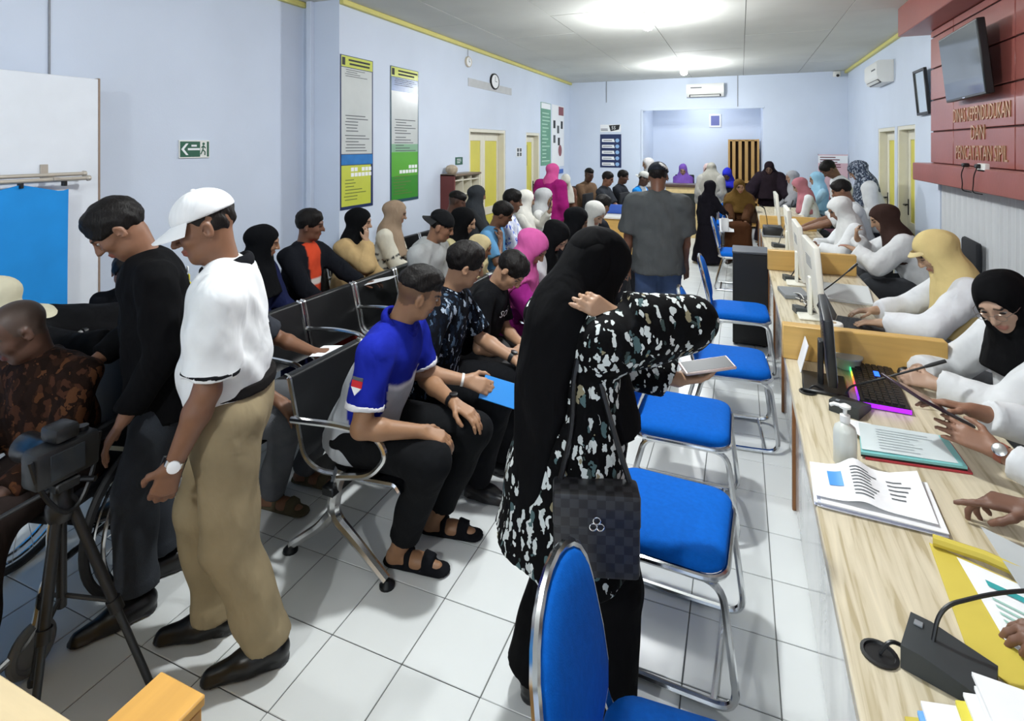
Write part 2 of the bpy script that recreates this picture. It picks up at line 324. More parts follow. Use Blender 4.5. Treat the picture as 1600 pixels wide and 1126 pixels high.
p3 = tag(wb('L', XL, 9.90, 10.49, 1.40, 2.62, 0, .008).build('poster', mat('print_teal_green', '5f9a7c', .35, noise=.2, nscale=4)), 'green poster beside the single yellow door', 'poster'); wb('L', XL, 9.92, 10.47, 2.50, 2.61, .008, .0085).build('header', WPRINT, p3); lines('L', XL, 9.95, 10.45, 1.45, 2.45, 14, .0087, 5, .3, .4).build('text_lines', mat('print_mint', 'b8d8c4', .6), p3)
p4 = tag(wb('L', XL, 10.57, 11.38, 1.35, 2.62, 0, .008).build('poster', WPRINT), 'white poster with small pictures beside the back corner', 'poster')
wb('L', XL, 11.0, 11.35, 2.42, 2.60, .008, .0085).build('header', mat('print_maroon', '8c4a50', .5), p4); MB().lathe([(.12, 0), (.12, .001)], 20, (XL + .008, 11.1, 1.68), (1, 0, 0)).build('round_picture', mat('print_maroon', '8c4a50', .5), p4)
for k, (a, b) in enumerate(((10.65, 2.3), (10.9, 2.2), (11.15, 2.3), (10.65, 2.0), (10.95, 1.95))): wb('L', XL, a, a + .14, b - .16, b, .008, .0085).build('picture', INK if k % 2 else INKD, p4)
def clock(nm, lbl, y, z, ry, rz, rim, facem):
    o = MB(); c = (XL, y, z); n = 28
    for R0, d in ((1.0, 0), (1.0, .02), (.93, .03), (.82, .026)): pass
    pr = [(1.0, 0.0), (1.0, .022), (.93, .03), (.83, .024)]; vs = []; fs = []
    for q, d in pr:
        for j in range(n): t = 2 * math.pi * j / n; vs.append((XL + d, y + ry * q * math.cos(t), z + rz * q * math.sin(t)))
    for i in range(3):
        for j in range(n): fs.append((i * n + j, i * n + (j + 1) % n, (i + 1) * n + (j + 1) % n, (i + 1) * n + j))
    o.add(vs, fs); r = tag(o.build(nm, rim), lbl, 'clock')
    fm = MB(); fm.add([(XL + .024, y + ry * .84 * math.cos(2 * math.pi * j / n), z + rz * .84 * math.sin(2 * math.pi * j / n)) for j in range(n)], [tuple(range(n))]); fm.build('dial', facem, r)
    hm = MB(); hm.box((XL + .0245, y - .004, z), (XL + .026, y + .004, z + rz * .62)); hm.box((XL + .0245, y, z - .004), (XL + .026, y + ry * .45, z + .004)); hm.build('hands', INKD, r); return r
clock('wall_clock', 'round black rimmed wall clock above the double door', 7.75, 2.775, .155, .125, BLACKP, WPRINT)
oc = clock('wall_clock', 'small pale oval clock hanging under the yellow cornice', 6.86, 2.955, .085, .075, mat('clock_beige', 'c9bfae', .5), WPRINT); MB().tube([(XL + .006, 6.86, 3.03), (XL + .006, 6.86, 3.13)], .006, 6).build('hook', CHROME, oc)
tag(wb('L', XL, 6.87, 8.45, 2.62, 2.735, 0, .006, .001).build('paper_strip', mat('faded_paper', 'c4c6c8', .8, noise=.08)), 'faded blank paper strip taped below the round clock', 'paper')
sg = tag(wb('L', XL, 6.50, 6.70, 1.53, 1.63, 0, .008, .001).build('door_sign', MGREEN), 'small dark green sign left of the double door', 'sign'); lines('L', XL, 6.53, 6.68, 1.545, 1.615, 3, .008, 3, .4, .6).build('text_lines', WPRINT, sg)
sg = tag(wb('L', XL, 8.66, 8.92, 1.59, 1.75, 0, .006, .001).build('notice', WPRINT), 'small grey pictogram notice between the two left doors', 'notice')
for a in (8.69, 8.81):
    for b in (1.605, 1.68): wb('L', XL, a, a + .09, b, b + .06, .006, .0066).build('pictogram', INK, sg)
tag(wb('L', XL, 11.0, 11.3, 1.20, 1.29, 0, .02, .003).build('wall_box', mat('box_blue', '3a66b8', .5)), 'small blue box on the left wall under the white poster', 'box')
# back wall
s5 = tag(wb('B', YB, -2.83, -2.38, 2.08, 2.24, 0, .006).build('wall_sticker', WPRINT), 'white sticker with black 5S emblem on the back wall', 'sign')
MB().prism([(-2.64, 2.225), (-2.40, 2.235), (-2.42, 2.13), (-2.60, 2.095)], (0, YB - .007, 0), (1, 0, 0), (0, 0, 1), (0, -.0006, 0)).build('emblem', INKD, s5)
text_obj('emblem_lettering', '5S', .10, WPRINT, (-2.585, YB - .0085, 2.135), RB, s5); lines('B', YB, -2.82, -2.63, 2.10, 2.16, 2, .0062, 4, .5, .8).build('text_lines', INK, s5)
bd = tag(wb('B', YB, -2.83, -2.37, 1.31, 2.03, 0, .012, .002).build('value_board', NAVYB), 'navy board with five white bars on the back wall', 'sign')
for k in range(5):
    z = 1.895 - k * .128; MB().prism([(-2.79, z + .035), (-2.53, z + .035), (-2.51, z - .035), (-2.79, z - .03)], (0, YB - .012, 0), (1, 0, 0), (0, 0, 1), (0, -.001, 0)).build('bar', WPRINT, bd)
    MB().lathe([(.042, 0), (.042, .0012)], 18, (-2.455, YB - .012, z), (0, -1, 0)).build('badge', mat('badge_blue', '8fb4dc', .5), bd); lines('B', YB, -2.775, -2.56, z - .012, z + .012, 1, .0132, k, .6, .8).build('text_line', INK, bd)
def aircon(lbl, pl, X, u0, u1, v0, v1):
    E = wb(pl, X, u0, u1, v0, v1, 0, .02, .003).build('air_conditioner', WHITEP); tag(E, lbl, 'air conditioner')
    pr = [(.02, v0), (.12, v0), (.17, v0 + .05), (.19, v0 + .10), (.19, v1 - .03), (.17, v1), (.02, v1)]
    n = V(1, 0, 0) if pl == 'L' else V(-1, 0, 0) if pl == 'R' else V(0, -1, 0); o = V(X, 0, 0) if pl != 'B' else V(0, X, 0); t = V(0, 1, 0) if pl != 'B' else V(1, 0, 0)
    MB().prism(pr, o + t * (u0 + .004), n, (0, 0, 1), t * (u1 - u0 - .008)).build('casing', WHITEP, E)
    mb = MB(); mb.prism([(.125, v0 + .002), (.166, v0 + .046), (.172, v0 + .044), (.13, v0 - .002)], o + t * (u0 + .06), n, (0, 0, 1), t * (u1 - u0 - .12)); mb.build('outlet_slot', BLACKP, E)
    mb = MB(); mb.prism([(.13, v0 + .015), (.155, v0 + .04), (.185, v0 + .028), (.16, v0 + .0)], o + t * (u0 + .08), n, (0, 0, 1), t * (u1 - u0 - .16)); mb.build('flap', WHITEP, E)
    wb(pl, X, u0 + (u1 - u0) * .12, u0 + (u1 - u0) * .42, v0 + .17, v0 + .19, .19, .1912).build('brand_strip', INK, E); return E
aircon('white split air conditioner high on the back wall', 'B', YB, -1.02, -.30, 2.77, 3.03)
aircon('white split air conditioner high on the right wall', 'R', XR, 8.50, 9.28, 2.62, 2.91)
cc = tag(wb('B', YB, 1.60, 1.72, 3.07, 3.17, 0, .06, .008).build('security_camera', WHITEP), 'small white security camera in the back right corner under the ceiling', 'camera'); MB().tube([(1.68, YB - .04, 3.11), (1.66, YB - .16, 3.08)], .036, 14).build('camera_body', WHITEP, cc); MB().tube([(1.66, YB - .161, 3.08), (1.659, YB - .168, 3.078)], .026, 12).build('lens', BLACKP, cc)
pf = tag(wb('B', YR, -.66, -.40, 2.20, 2.50, 0, .02, .004).build('wall_frame', WHITEP), 'small white framed emblem high in the recess', 'frame'); wb('B', YR, -.62, -.44, 2.24, 2.46, .02, .022).build('picture', mat('print_violet', '6a70a8', .5), pf)
# roll-up banner at the back right
bn = empty('standing_banner', (1.58, YB - .16, 0), 0, 'pink standing banner with a portrait picture in the back right corner', 'banner')
MB().box((-.24, -.002, .16), (.24, .002, 1.62)).build('banner_sheet', mat('banner_pink', 'd9b6bd', .5, noise=.05), bn); MB().box((-.24, -.004, 1.46), (.24, -.0022, 1.60)).build('header', WPRINT, bn)
MB().box((-.23, -.004, .16), (.23, -.0022, .9)).build('pink_field', mat('banner_rose', 'bf7f8c', .5), bn); MB().lathe([(.12, 0), (.12, .001)], 20, (.06, -.004, 1.05), (0, -1, 0)).build('portrait', mat('banner_dark_red', '8a3338', .5), bn)
MB().lathe([(.06, 0), (.06, .001)], 16, (.06, -.006, 1.07), (0, -1, 0)).build('portrait_face', mat('banner_skin', 'c79a80', .5), bn)
lb = MB(); r = random.Random(3)
for k in range(7): lb.box((-.21, -.005, 1.57 - k * .045 - .012), (-.21 + .2 + .22 * r.random(), -.0042, 1.57 - k * .045 + .006))
lb.build('text_lines', mat('banner_ink', '6a2c3a', .6), bn); MB().tube([(-.24, .01, 1.63), (0, .02, .8), (.24, .01, 0.01)], .008, 6).tube([(.24, .01, 1.63), (0, .02, .8), (-.24, .01, .01)], .008, 6).build('stand_rods', CHROME, bn)
# right: tilted mirror, television, lettering, socket
mr = empty('wall_mirror', (XR - .05, 7.12, 2.36)); tag(mr, 'black framed mirror tilted out from the right wall beside the red panels', 'mirror'); mr.rotation_euler = (0, math.radians(-5), 0)
fr = MB(); w2, h2 = .20, .245
for a, b in (((-.015, -w2, -h2), (.015, -w2 + .03, h2)), ((-.015, w2 - .03, -h2), (.015, w2, h2)), ((-.015, -w2 + .03, h2 - .03), (.015, w2 - .03, h2)), ((-.015, -w2 + .03, -h2), (.015, w2 - .03, -h2 + .03))): fr.box(a, b, .004)
fr.build('frame', BLACKP, mr); MB().box((-.004, -w2 + .03, -h2 + .03), (.004, w2 - .03, h2 - .03)).build('glass', mat('mirror_glass', 'dfe6e8', .06, .85), mr)
tv = empty('television', (1.60, 5.27, 2.42)); tag(tv, 'black flat television tilted down on the red panel wall', 'television'); tv.rotation_euler = (0, math.radians(-6), math.radians(-2))
MB().box((-.03, -.46, -.27), (.02, .46, .27), .006).build('casing', BLACKP, tv); MB().box((-.0325, -.445, -.250), (-.0302, .445, .255)).build('screen', mat('screen_off', '4a5158', .08, spec=.9), tv); MB().box((.02, -.1, -.12), (.06, .1, .12), .004).build('wall_mount', STEEL, tv); MB().box((-.034, -.03, -.264), (-.031, .03, -.256)).build('logo_strip', CHROME, tv)
GOLD = mat('gold_letters', 'c49a72', .28, .55)
for body, u, v, wdt in (('DINAS KEPENDUDUKAN', 5.84, 1.985, 1.08), ('DAN', 5.45, 1.835, .26), ('PENCATATAN SIPIL', 5.78, 1.675, .98)):
    t = text_obj('wall_lettering', body, .165, GOLD, (XR - .1405, u, v), RR, None, .006)
    d = t.dimensions; bx = [v_.co.x for v_ in t.data.vertices]; wd = max(bx) - min(bx); sc = wdt / wd
    for v_ in t.data.vertices: v_.co.x = (v_.co.x - min(bx)) * sc
    t.matrix_world = Matrix(RR.tolist()).to_4x4(); t.location = (XR - .1405, u, v); tag(t, {'DINAS KEPENDUDUKAN': 'gold raised letters of the top line, under the television', 'DAN': 'gold raised letters of the short middle line on the red wall', 'PENCATATAN SIPIL': 'gold raised letters of the bottom line, above the red ledge'}[body], 'lettering', 'gold wall lettering')
so = tag(wb('R', XR - .25, 4.86, 5.0, 1.60, 1.66, -.03, .0, .004).build('power_socket', WHITEP), 'white power socket with two plugs on the red ledge', 'socket')
for k, (a, b) in enumerate(((4.95, 5.03), (5.20, 5.24))):
    MB().box((XR - .275, a - .02, 1.625), (XR - .235, a + .03, 1.655), .006).build('plug', BLACKP, so); MB().tube(fillet([(XR - .265, a, 1.63), (XR - .275, a + .03, 1.57), (XR - .268, b - .02, 1.50), (XR - .262, b + .02, 1.44), (XR - .20, b + .02, 1.43)], .03), .004, 6).build('cord', BLACKP, so)
# ------------------------------------------------------------------ furniture
def wood(name, col, dark=.25, axis=1, sc=5.0, rough=.4, coat=0.0):
    """grain running along an axis"""
    st = [7, 7, 7]; st[axis] = .55; return mat(name, col, rough, noise=dark, nscale=sc, stretch=tuple(st), bump=.03, bscale=20, coat=coat)
OAK = wood('oak_veneer', 'cfa75f', .16, 0, 3.0); OAKY = wood('oak_veneer_y', 'cfa75f', .16, 1, 3.0); OAKZ = wood('oak_veneer_z', 'c9a262', .18, 2, 3.0); BROWNW = wood('brown_batten', '8a5a30', .2, 2); PINE = wood('pine_top', 'd8c08a', .12, 1, 2.5)
def marble(name, base, vein, scale, stretch, rough, amt=.75):
    m = bpy.data.materials.new(name); m.use_nodes = True; nt = m.node_tree; b = nt.nodes['Principled BSDF']; N = nt.nodes.new; L = nt.links.new; b.inputs['Roughness'].default_value = rough
    tc = N('ShaderNodeTexCoord'); mp = N('ShaderNodeMapping'); mp.inputs['Scale'].default_value = stretch; L(tc.outputs['Object'], mp.inputs[0])
    n1 = N('ShaderNodeTexNoise'); n1.inputs['Scale'].default_value = scale; n1.inputs['Detail'].default_value = 6; n1.inputs['Distortion'].default_value = .6; L(mp.outputs[0], n1.inputs['Vector'])
    r = N('ShaderNodeValToRGB'); e = r.color_ramp.elements; e[0].position = .36; e[0].color = (*srgb(vein), 1); e[1].position = .56; e[1].color = (*srgb(base), 1); x = e.new(.46); x.color = (*[(p * (1 - amt) + q * amt) for p, q in zip(srgb(vein), srgb(base))], 1); x = e.new(.72); x.color = (*[min(1, q * 1.12) for q in srgb(base)], 1)
    L(n1.outputs[0], r.inputs[0]); L(r.outputs[0], b.inputs['Base Color']); return m
M_TOP = marble('travertine_laminate', 'd0c5ac', 'b0a282', 3.0, (17, .9, 8), .34); M_FRONT = marble('grey_marble_front', 'cfcfcd', '8c8f92', 3.0, (1.2, .8, .5), .12)
def counter(lbl, y0, y1, x0, divider=True, z=.75):
    E = empty('service_counter', (x0, y0, 0), 0, lbl, 'counter', 'counter units in a row'); Ln = y1 - y0; x1 = .87 - x0
    MB().box((0, 0, z - .035), (x1, Ln - .002, z), .004).build('counter_top', M_TOP, E); MB().box((.05, .02, .02), (.07, Ln - .02, z - .035)).build('front_panel', M_FRONT, E)
    for a in (0.0, Ln / 2, Ln - .04): MB().box((.035, a, 0), (.052, a + .035, z - .035), .003).build('batten', BROWNW, E)
    for a in (.02, Ln - .06): MB().box((.07, a, 0), (x1 - .06, a + .02, z - .035), .002).build('side_panel', OAKZ, E)
    if divider: MB().box((-.01, Ln - .07, z + .001), (x1 - .02, Ln - .005, z + .165), .004).build('divider', OAK, E)
    return E
counter('long near counter unit with papers and hand sanitizer on it', -.9, 3.06, .20); counter('counter unit between the cream and the brown hijab officers', 3.06, 5.14, .22); counter('third counter unit in front of the seated white shirted man', 5.14, 7.6, .23); counter('farthest counter unit beside the woman in brown', 7.6, 10.3, .24, False)
# blue visitor chairs
BLUEF = mat('blue_chair_fabric', '0560c2', .8, noise=.10, nscale=60, bump=.12, bscale=260, spec=.12); CHR2 = mat('chair_chrome', 'cfd1d3', .16, 1.0)
def make_chair():
    E = empty('visitor_chair'); sw, sd, sh = .43, .43, .455                       # faces +x
    def outline(w, d, rr, n=6):
        pts = []
        for cx_, cy_, a0 in ((d / 2 - rr, w / 2 - rr, 0), (-d / 2 + rr, w / 2 - rr, 90), (-d / 2 + rr, -w / 2 + rr, 180), (d / 2 - rr, -w / 2 + rr, 270)):
            for k in range(n + 1): t = math.radians(a0 + 90 * k / n); pts.append((cx_ + rr * math.cos(t), cy_ + rr * math.sin(t)))
        return pts
    O = outline(sw, sd, .075); k = len(O); mb = MB(); vs = []; fs = []
    rings = [(.95, -.030), (1.0, -.022), (1.0, .0), (.97, .012), (.85, .022), (.55, .030), (.2, .033)]
    for q, z in rings: vs += [(x * q, y * q, sh + z) for x, y in O]
    for i in range(len(rings) - 1):
        for j in range(k): fs.append((i * k + j, i * k + (j + 1) % k, (i + 1) * k + (j + 1) % k, (i + 1) * k + j))
    fs += [tuple(range(k))[::-1], tuple((len(rings) - 1) * k + j for j in range(k))]; mb.add(vs, fs); mb.build('seat', BLUEF, E, smooth=60)
    MB().tube([(x * 1.02, y * 1.02, sh - .034) for x, y in O], .011, 8, closed=True).build('seat_frame', CHR2, E)
    # backrest: rounded shield in a tilted, slightly curved plane
    def bp(y, z, off): t = z / .43; return V(-.225 - .085 * t + off * .97 + .25 * y * y, y, sh + .065 + z * .82 + off * .2)
    S = []
    for kk in range(13): t = math.pi * kk / 12; S.append((.205 * math.cos(t) * (1 if abs(math.cos(t)) < .9 else 1), .25 + .18 * math.sin(t) ** .8 if 0 < kk < 12 else .25))
    S += [(-.20, .12), (-.185, .04), (-.15, 0.0), (0, -.012), (.15, 0.0), (.185, .04), (.20, .12)]
    k = len(S); cy, cz = 0, .20; mb = MB(); vs = []; fs = []
    for q, o in ((.93, -.016), (1.0, -.008), (1.0, .008), (.93, .020), (.7, .030), (.3, .034)): vs += [bp(y * q, cz + (z - cz) * q, o) for y, z in S]
    for i in range(5):
        for j in range(k): fs.append((i * k + j, i * k + (j + 1) % k, (i + 1) * k + (j + 1) % k, (i + 1) * k + j))
    fs += [tuple(range(k))[::-1], tuple(5 * k + j for j in range(k))]; mb.add(vs, fs); mb.build('backrest', BLUEF, E, smooth=60)
    loop = [bp(y * 1.035, cz + (z - cz) * 1.035, 0) for y, z in S]; MB().tube(loop, .0115, 8, closed=True).build('back_frame', CHR2, E)
    for s in (1, -1):
        MB().tube(fillet([bp(.17 * s, .03, -.005), (-.225, .17 * s, sh + .06), (-.20, .185 * s, sh - .036), (.02, .19 * s, sh - .036)], .05), .0115, 8).build('back_support', CHR2, E)
        MB().tube(fillet([(-.12, .20 * s, sh - .045), (.205, .20 * s, sh - .045), (.255, .20 * s, .02), (.10, .20 * s, .014), (-.20, .20 * s, .014)], .07, 6), .0125, 8).build('leg', CHR2, E)
        MB().tube(fillet([(-.20, .20 * s, .014), (-.27, .20 * s, .014), (-.16, .20 * s, sh - .05), (-.05, .20 * s, sh - .045)], .06, 6), .0125, 8).build('leg', CHR2, E)
    MB().tube([(.18, -.20, .0145), (.18, .20, .0145)], .010, 8).build('floor_bar', CHR2, E); MB().tube([(-.2, -.20, .0145), (-.2, .20, .0145)], .010, 8).build('floor_bar', CHR2, E)
    return E
ch0 = make_chair(); first = True
for x, y, rz, lb in ((-.07, 1.14, 4, 'nearest blue visitor chair, cut by the bottom edge of the photo'), (-.25, 2.07, -3, 'second blue visitor chair, right behind the standing woman in the floral shirt'), (-.26, 2.85, 0, 'third blue visitor chair, partly behind the phone of the floral woman'), (-.06, 3.70, 4, 'fourth blue visitor chair beside the oak divider'), (-.01, 4.84, 2, 'fifth blue visitor chair in front of the black cabinet box'), (-.03, 7.45, 0, 'blue visitor chair right of the girl in the black robe'), (-.33, 10.2, 10, 'blue visitor chair behind the woman in brown, next to the girl'), (-.10, 9.55, -85, 'blue visitor chair under the seated woman in brown')):
    c = ch0 if first else copy_tree(ch0); first = False; c.location = (x, y, 0); c.rotation_euler = (0, 0, math.radians(rz)); tag(c, lb, 'chair', 'blue visitor chairs at the counter')
# waiting benches
BLK = mat('bench_black', '17181a', .38, .2, noise=.1, nscale=20)
def bench(lbl, X, Y0, n, w=.52):
    """faces +x; X = seat centre, Y0 = near end"""
    E = empty('waiting_bench', (X, Y0, 0), 0, lbl, 'bench', 'airport style waiting benches')
    MB().box((-.12, -.02, .325), (-.06, n * w + .02, .365), .006).build('beam', STEEL, E)
    pr = fillet([(.24, 0, .405), (.22, 0, .43), (-.17, 0, .40), (-.25, 0, .44), (-.33, 0, .77), (-.355, 0, .775)], .05, 5)
    for i in range(n):
        a, b = i * w + .025, (i + 1) * w - .025; k = [j for j, p in enumerate(pr) if p[2] > .44][0]
        ks = [j for j, p in enumerate(pr) if p[0] < -.2][0]; sp = pr[:ks + 1]; bp = pr[ks + 3:]
        for nm, pp in (('seat', sp), ('backrest', bp)):
            mb = MB(); m_ = len(pp) - 1; mb.grid(lambda u_, v_: (pp[int(round(u_ * m_))][0], a + (b - a) * v_, pp[int(round(u_ * m_))][2]), m_, 4, .012, (-.3, 0, 1) if nm == 'seat' else (1, 0, .2)); mb.build(nm, BLK, E)
        for e in (a - .008, b + .008): MB().tube([(p[0], e, p[2]) for p in pr], .0105, 6).build('side_tube', CHROME, E)
    for i in range(n + 1):
        y = i * w; MB().tube(fillet([(-.30, y, .60), (-.05, y, .625), (.14, y, .62), (.20, y, .55), (.12, y, .45), (-.05, y, .41)], .07, 5), 0.014, 8).build('armrest', CHROME, E)
    for y in ((.0, n * w) if n < 5 else (.0, n * w / 2, n * w)):
        y = min(max(y, .03), n * w - .03); lg = MB()
        lg.tube(fillet([(-.05, y, .44), (-.09, y, .33), (-.10, y, .22), (.02, y, .14), (.17, y, .025)], .09, 6), [.030, .028, .024, .020], 8)
        lg.tube(fillet([(-.10, y, .23), (-.16, y, .16), (-.33, y, .028)], .08, 6), [.026, .019], 8); lg.build('leg', CHROME, E)
        for fx in (.175, -.335): MB().lathe([(.032, 0), (.032, .01), (.012, .028)], 14, (fx, y, 0)).build('foot', STEEL, E)
    return E
bench('front row black waiting bench under the man in the blue and grey polo', -1.50, 1.84, 5, .53); bench('middle row black waiting bench with two empty seats', -2.31, 1.75, 9, .52); bench('rear row black waiting bench along the wall', -3.10, 2.35, 7, .52)
bench('front row black waiting bench continuing toward the back tables', -1.50, 4.62, 3, .52)
# pigeonhole rack by the double door
rk = empty('pigeonhole_rack', (XL + .005, 6.10, 0), 0, 'white pigeonhole rack with a dark red side by the double door', 'rack'); DKRED = wood('dark_red_wood', '6a2c26', .15, 2); CRM = mat('rack_cream', 'ddd9c8', .5)
MB().box((0, 0, 0), (.20, .025, 1.42), .002).build('side_panel', DKRED, rk); MB().box((0, .715, 0), (.20, .735, 1.40), .002).build('side_panel', CRM, rk); MB().box((0, 0, 1.40), (.22, .74, 1.425), .003).build('top_panel', wood('rack_top', '7a6a58', .2, 1), rk); MB().box((0, .025, 0), (.008, .715, 1.40)).build('back_panel', CRM, rk)
for k in range(8): MB().box((.008, .025, .04 + k * .185), (.19, .715, .052 + k * .185)).build('shelf', CRM, rk)
for k in (1, 2): MB().box((.008, .02 + k * .232, .05), (.19, .03 + k * .232, 1.40)).build('upright', CRM, rk)
tg = tag(MB().lathe([(.05, 0), (.075, .03), (.08, .07), (.06, .10), (.02, .115)], 16, (XL + .10, 6.22, 1.426)).build('clay_ornament', mat('ornament', 'b8a892', .8, noise=.3, nscale=20)), 'small round pale ornament on top of the pigeonhole rack', 'ornament')
# partition with blue photo backdrop at the left
pt = empty('partition_board', (-3.74, 1.2, 0), 0, 'tall white partition board at the left edge', 'partition')
MB().box((-.02, -1.6, .02), (.02, 1.0, 2.205), .003).build('board', mat('white_board_panel', 'e2e7ee', .5, noise=.03), pt); MB().box((-.024, .992, .02), (.024, 1.004, 2.21), .002).build('edge_strip', mat('board_edge', '8f7a6a', .5), pt)
for y in (.9, -.6): MB().box((-.2, y - .02, 0), (.2, y + .02, .02), .003).build('foot', STEEL, pt)
cr = empty('backdrop_rod', (-3.70, 1.2, 1.62), 0, 'double grey curtain rod holding the blue photo backdrop', 'curtain rod'); RODM = mat('rod_beige', 'b8b0a4', .35, .3)
for dx, dz in ((.05, 0), (.09, -.025)): MB().tube([(dx, -1.2, dz), (dx, .86, dz)], .012, 10).build('rod', RODM, cr)
for y in (.70, -.5): MB().box((-.02, y - .015, -.03), (.11, y + .015, -.012), .002).box((-.02, y - .02, -.03), (-.012, y + .02, .06), .002).build('bracket', RODM, cr)
for dx, dz in ((.05, 0), (.09, -.025)): MB().lathe([(.012, 0), (.018, .008), (.016, .022), (.004, .03)], 12, (dx, .86, dz), (0, 1, 0)).build('finial', RODM, cr)
BLUECL = mat('backdrop_blue', '0f8ad8', .8, noise=.08, nscale=5)
cur = MB(); cur.grid(lambda a, b: (-3.625 + .018 * math.sin(a * 17 + b * 1.5) * (.35 + .65 * b) - .01 * b, .15 + 1.83 * a, 1.575 - .05 * (1 - abs(2 * ((a * 4.6) % 1) - 1)) * math.exp(-b * 9) - 1.02 * b), 70, 24, .003, (1, 0, 0)); co = cur.build('photo_backdrop', BLUECL, smooth=80); tag(co, 'plain bright blue cloth photo backdrop hanging on the white partition', 'backdrop')
for a in (0.02, .22, .435, .65, .87, .985): MB().box((-3.640, .15 + 1.83 * a - .008, 1.555), (-3.605, .15 + 1.83 * a + .008, 1.60), .002).build('clip', BLACKP, co)
# foreground desk at the lower left
fd = empty('registration_desk', (-2.3, -.2, 0), 0, 'pale wooden desk corner at the bottom left of the photo', 'desk')
MB().box((0, 0, .715), (1.24, .815, .75), .003).build('desk_top', wood('pale_desk_top', 'd9c49c', .12, 0, 3.), fd); MB().box((.02, .76, .02), (1.2, .78, .715)).build('front_panel', OAK, fd)
for a in (.02, 1.2): MB().box((a, .02, 0), (a + .02, .78, .715)).build('side_panel', OAKZ, fd)
fb = empty('side_cabinet', (-1.045, .25, 0), 0, 'orange oak cabinet end beside the desk at the bottom left', 'cabinet'); MB().box((0, 0, .02), (.115, .48, .74), .004).build('body', wood('orange_oak_z', 'd39a4a', .15, 2, 3.), fb); MB().box((-.004, -.004, .74), (.119, .484, .762), .004).build('top_panel', wood('orange_oak', 'd8a352', .15, 1, 3.), fb); MB().box((.01, .01, 0), (.105, .47, .02)).build('plinth', STEEL, fb)
# black cabinet box by the counter
bb = empty('cabinet_box', (.085, 5.36, 0), 0, 'tall black box standing against the counter between the blue chairs', 'box'); MB().box((-.15, -.02, .015), (.14, .30, .82), .006).build('body', mat('black_box_paint', '101113', .6), bb); MB().box((-.155, -.025, .82), (.145, .305, .84), .004).build('lid', mat('black_box_top', '4a4d52', .4), bb)
for sx in (-.12, .11):
    for sy in (.02, .26): MB().lathe([(.015, 0), (.015, .016)], 10, (sx, sy, 0)).build('foot', BLACKP, bb)
# back left tables
def table(lbl, x, y, w, d, rz=0, h=.75, m=None, panel=True):
    E = empty('office_table', (x, y, 0), math.radians(rz), lbl, 'table'); MB().box((0, 0, h - .03), (w, d, h), .004).build('table_top', m or PINE, E)
    if panel: MB().box((.03, .03, .05), (w - .03, .05, h - .03)).build('front_panel', OAK, E)
    for a in (.01, w - .03): MB().box((a, .02, 0), (a + .02, d - .02, h - .03)).build('side_panel', OAKZ, E)
    return E
table('oak table covered in papers near the left doors', -2.78, 7.95, 1.42, .62, 0, .75, mat('white_table_top', 'dcdcd6', .4)); table('small table behind the man in the grey shirt, under black cloth', -1.30, 8.3, .5, .55, 0, .72, BLACKP)
table('oak side table with a phone by the single left door', -3.3, 7.2, .5, .5, 0, .78)
cb = empty('high_cabinet', (-1.36, 11.15, 0), 0, 'wooden cabinet with a dark window in front of the recess', 'cabinet'); MB().box((0, 0, 0), (.82, .40, .98), .004).build('body', PINE, cb); MB().box((-.03, -.03, .98), (.85, .43, 1.03), .004).build('top_panel', wood('dark_brown_top', '4c382c', .2, 0), cb); MB().box((.08, -.012, .42), (.56, .0, .86), .003).build('window', mat('dark_glass', '2a2f30', .15), cb); MB().box((.62, -.015, .5), (.72, 0, .8), .003).build('door', OAKZ, cb); MB().lathe([(.012, 0), (.012, .02)], 8, (.64, -.016, .65), (0, -1, 0)).build('knob', CHROME, cb)
wr_ = empty('slatted_rack', (-.25, 12.85, 0), 0, 'tall oak rack with vertical slats in the recess', 'rack'); OK2 = wood('rack_oak', 'b98f4e', .15, 2); DKB = mat('rack_dark_back', '3d2a1a', .8)
MB().box((0, .3, 0), (.62, .32, 1.92)).build('back_panel', DKB, wr_)
for a in (0, .58): MB().box((a, 0, 0), (a + .04, .3, 1.92), .003).build('post', OK2, wr_)
for k in range(4): MB().box((.085 + k * .125, 0, 1.02), (.15 + k * .125, .02, 1.90), .002).build('slat', OK2, wr_)
for z in (.05, .55, .98, 1.88): MB().box((.04, 0, z), (.58, .3, z + .035), .002).build('shelf', OK2, wr_)
MB().box((.0, -.005, .05), (.03, 0, .1)).build('label_plate', BLACKP, wr_)
# ------------------------------------------------------------------ things on the counters
ZT = .751
def q4(mb, pts, z, th):
    """flat four-cornered sheet"""
    a = [(x, y, z) for x, y in pts]; b = [(x, y, z + th) for x, y in pts]
    return mb.add(a + b, [(0, 3, 2, 1), (4, 5, 6, 7), (0, 1, 5, 4), (1, 2, 6, 5), (2, 3, 7, 6), (3, 0, 4, 7)])
def bil(c, u_, v_): c = [V(*p) for p in c]; return (c[0] * (1 - u_) + c[1] * u_) * (1 - v_) + (c[3] * (1 - u_) + c[2] * u_) * v_
def sheet(c, z, amp=.004, seed=0, n=10, th=.0006, lift=None):
    r = random.Random(seed); p1, p2 = r.random() * 6, r.random() * 6; mb = MB()
    def fn(a, b):
        p = bil(c, a, b); zz = z + amp * (math.sin(3.1 * a + p1) * math.sin(2.3 * b + p2) + 1) + (lift(a, b) if lift else 0); return (p[0], p[1], zz)
    mb.grid(fn, n, n, th); return mb
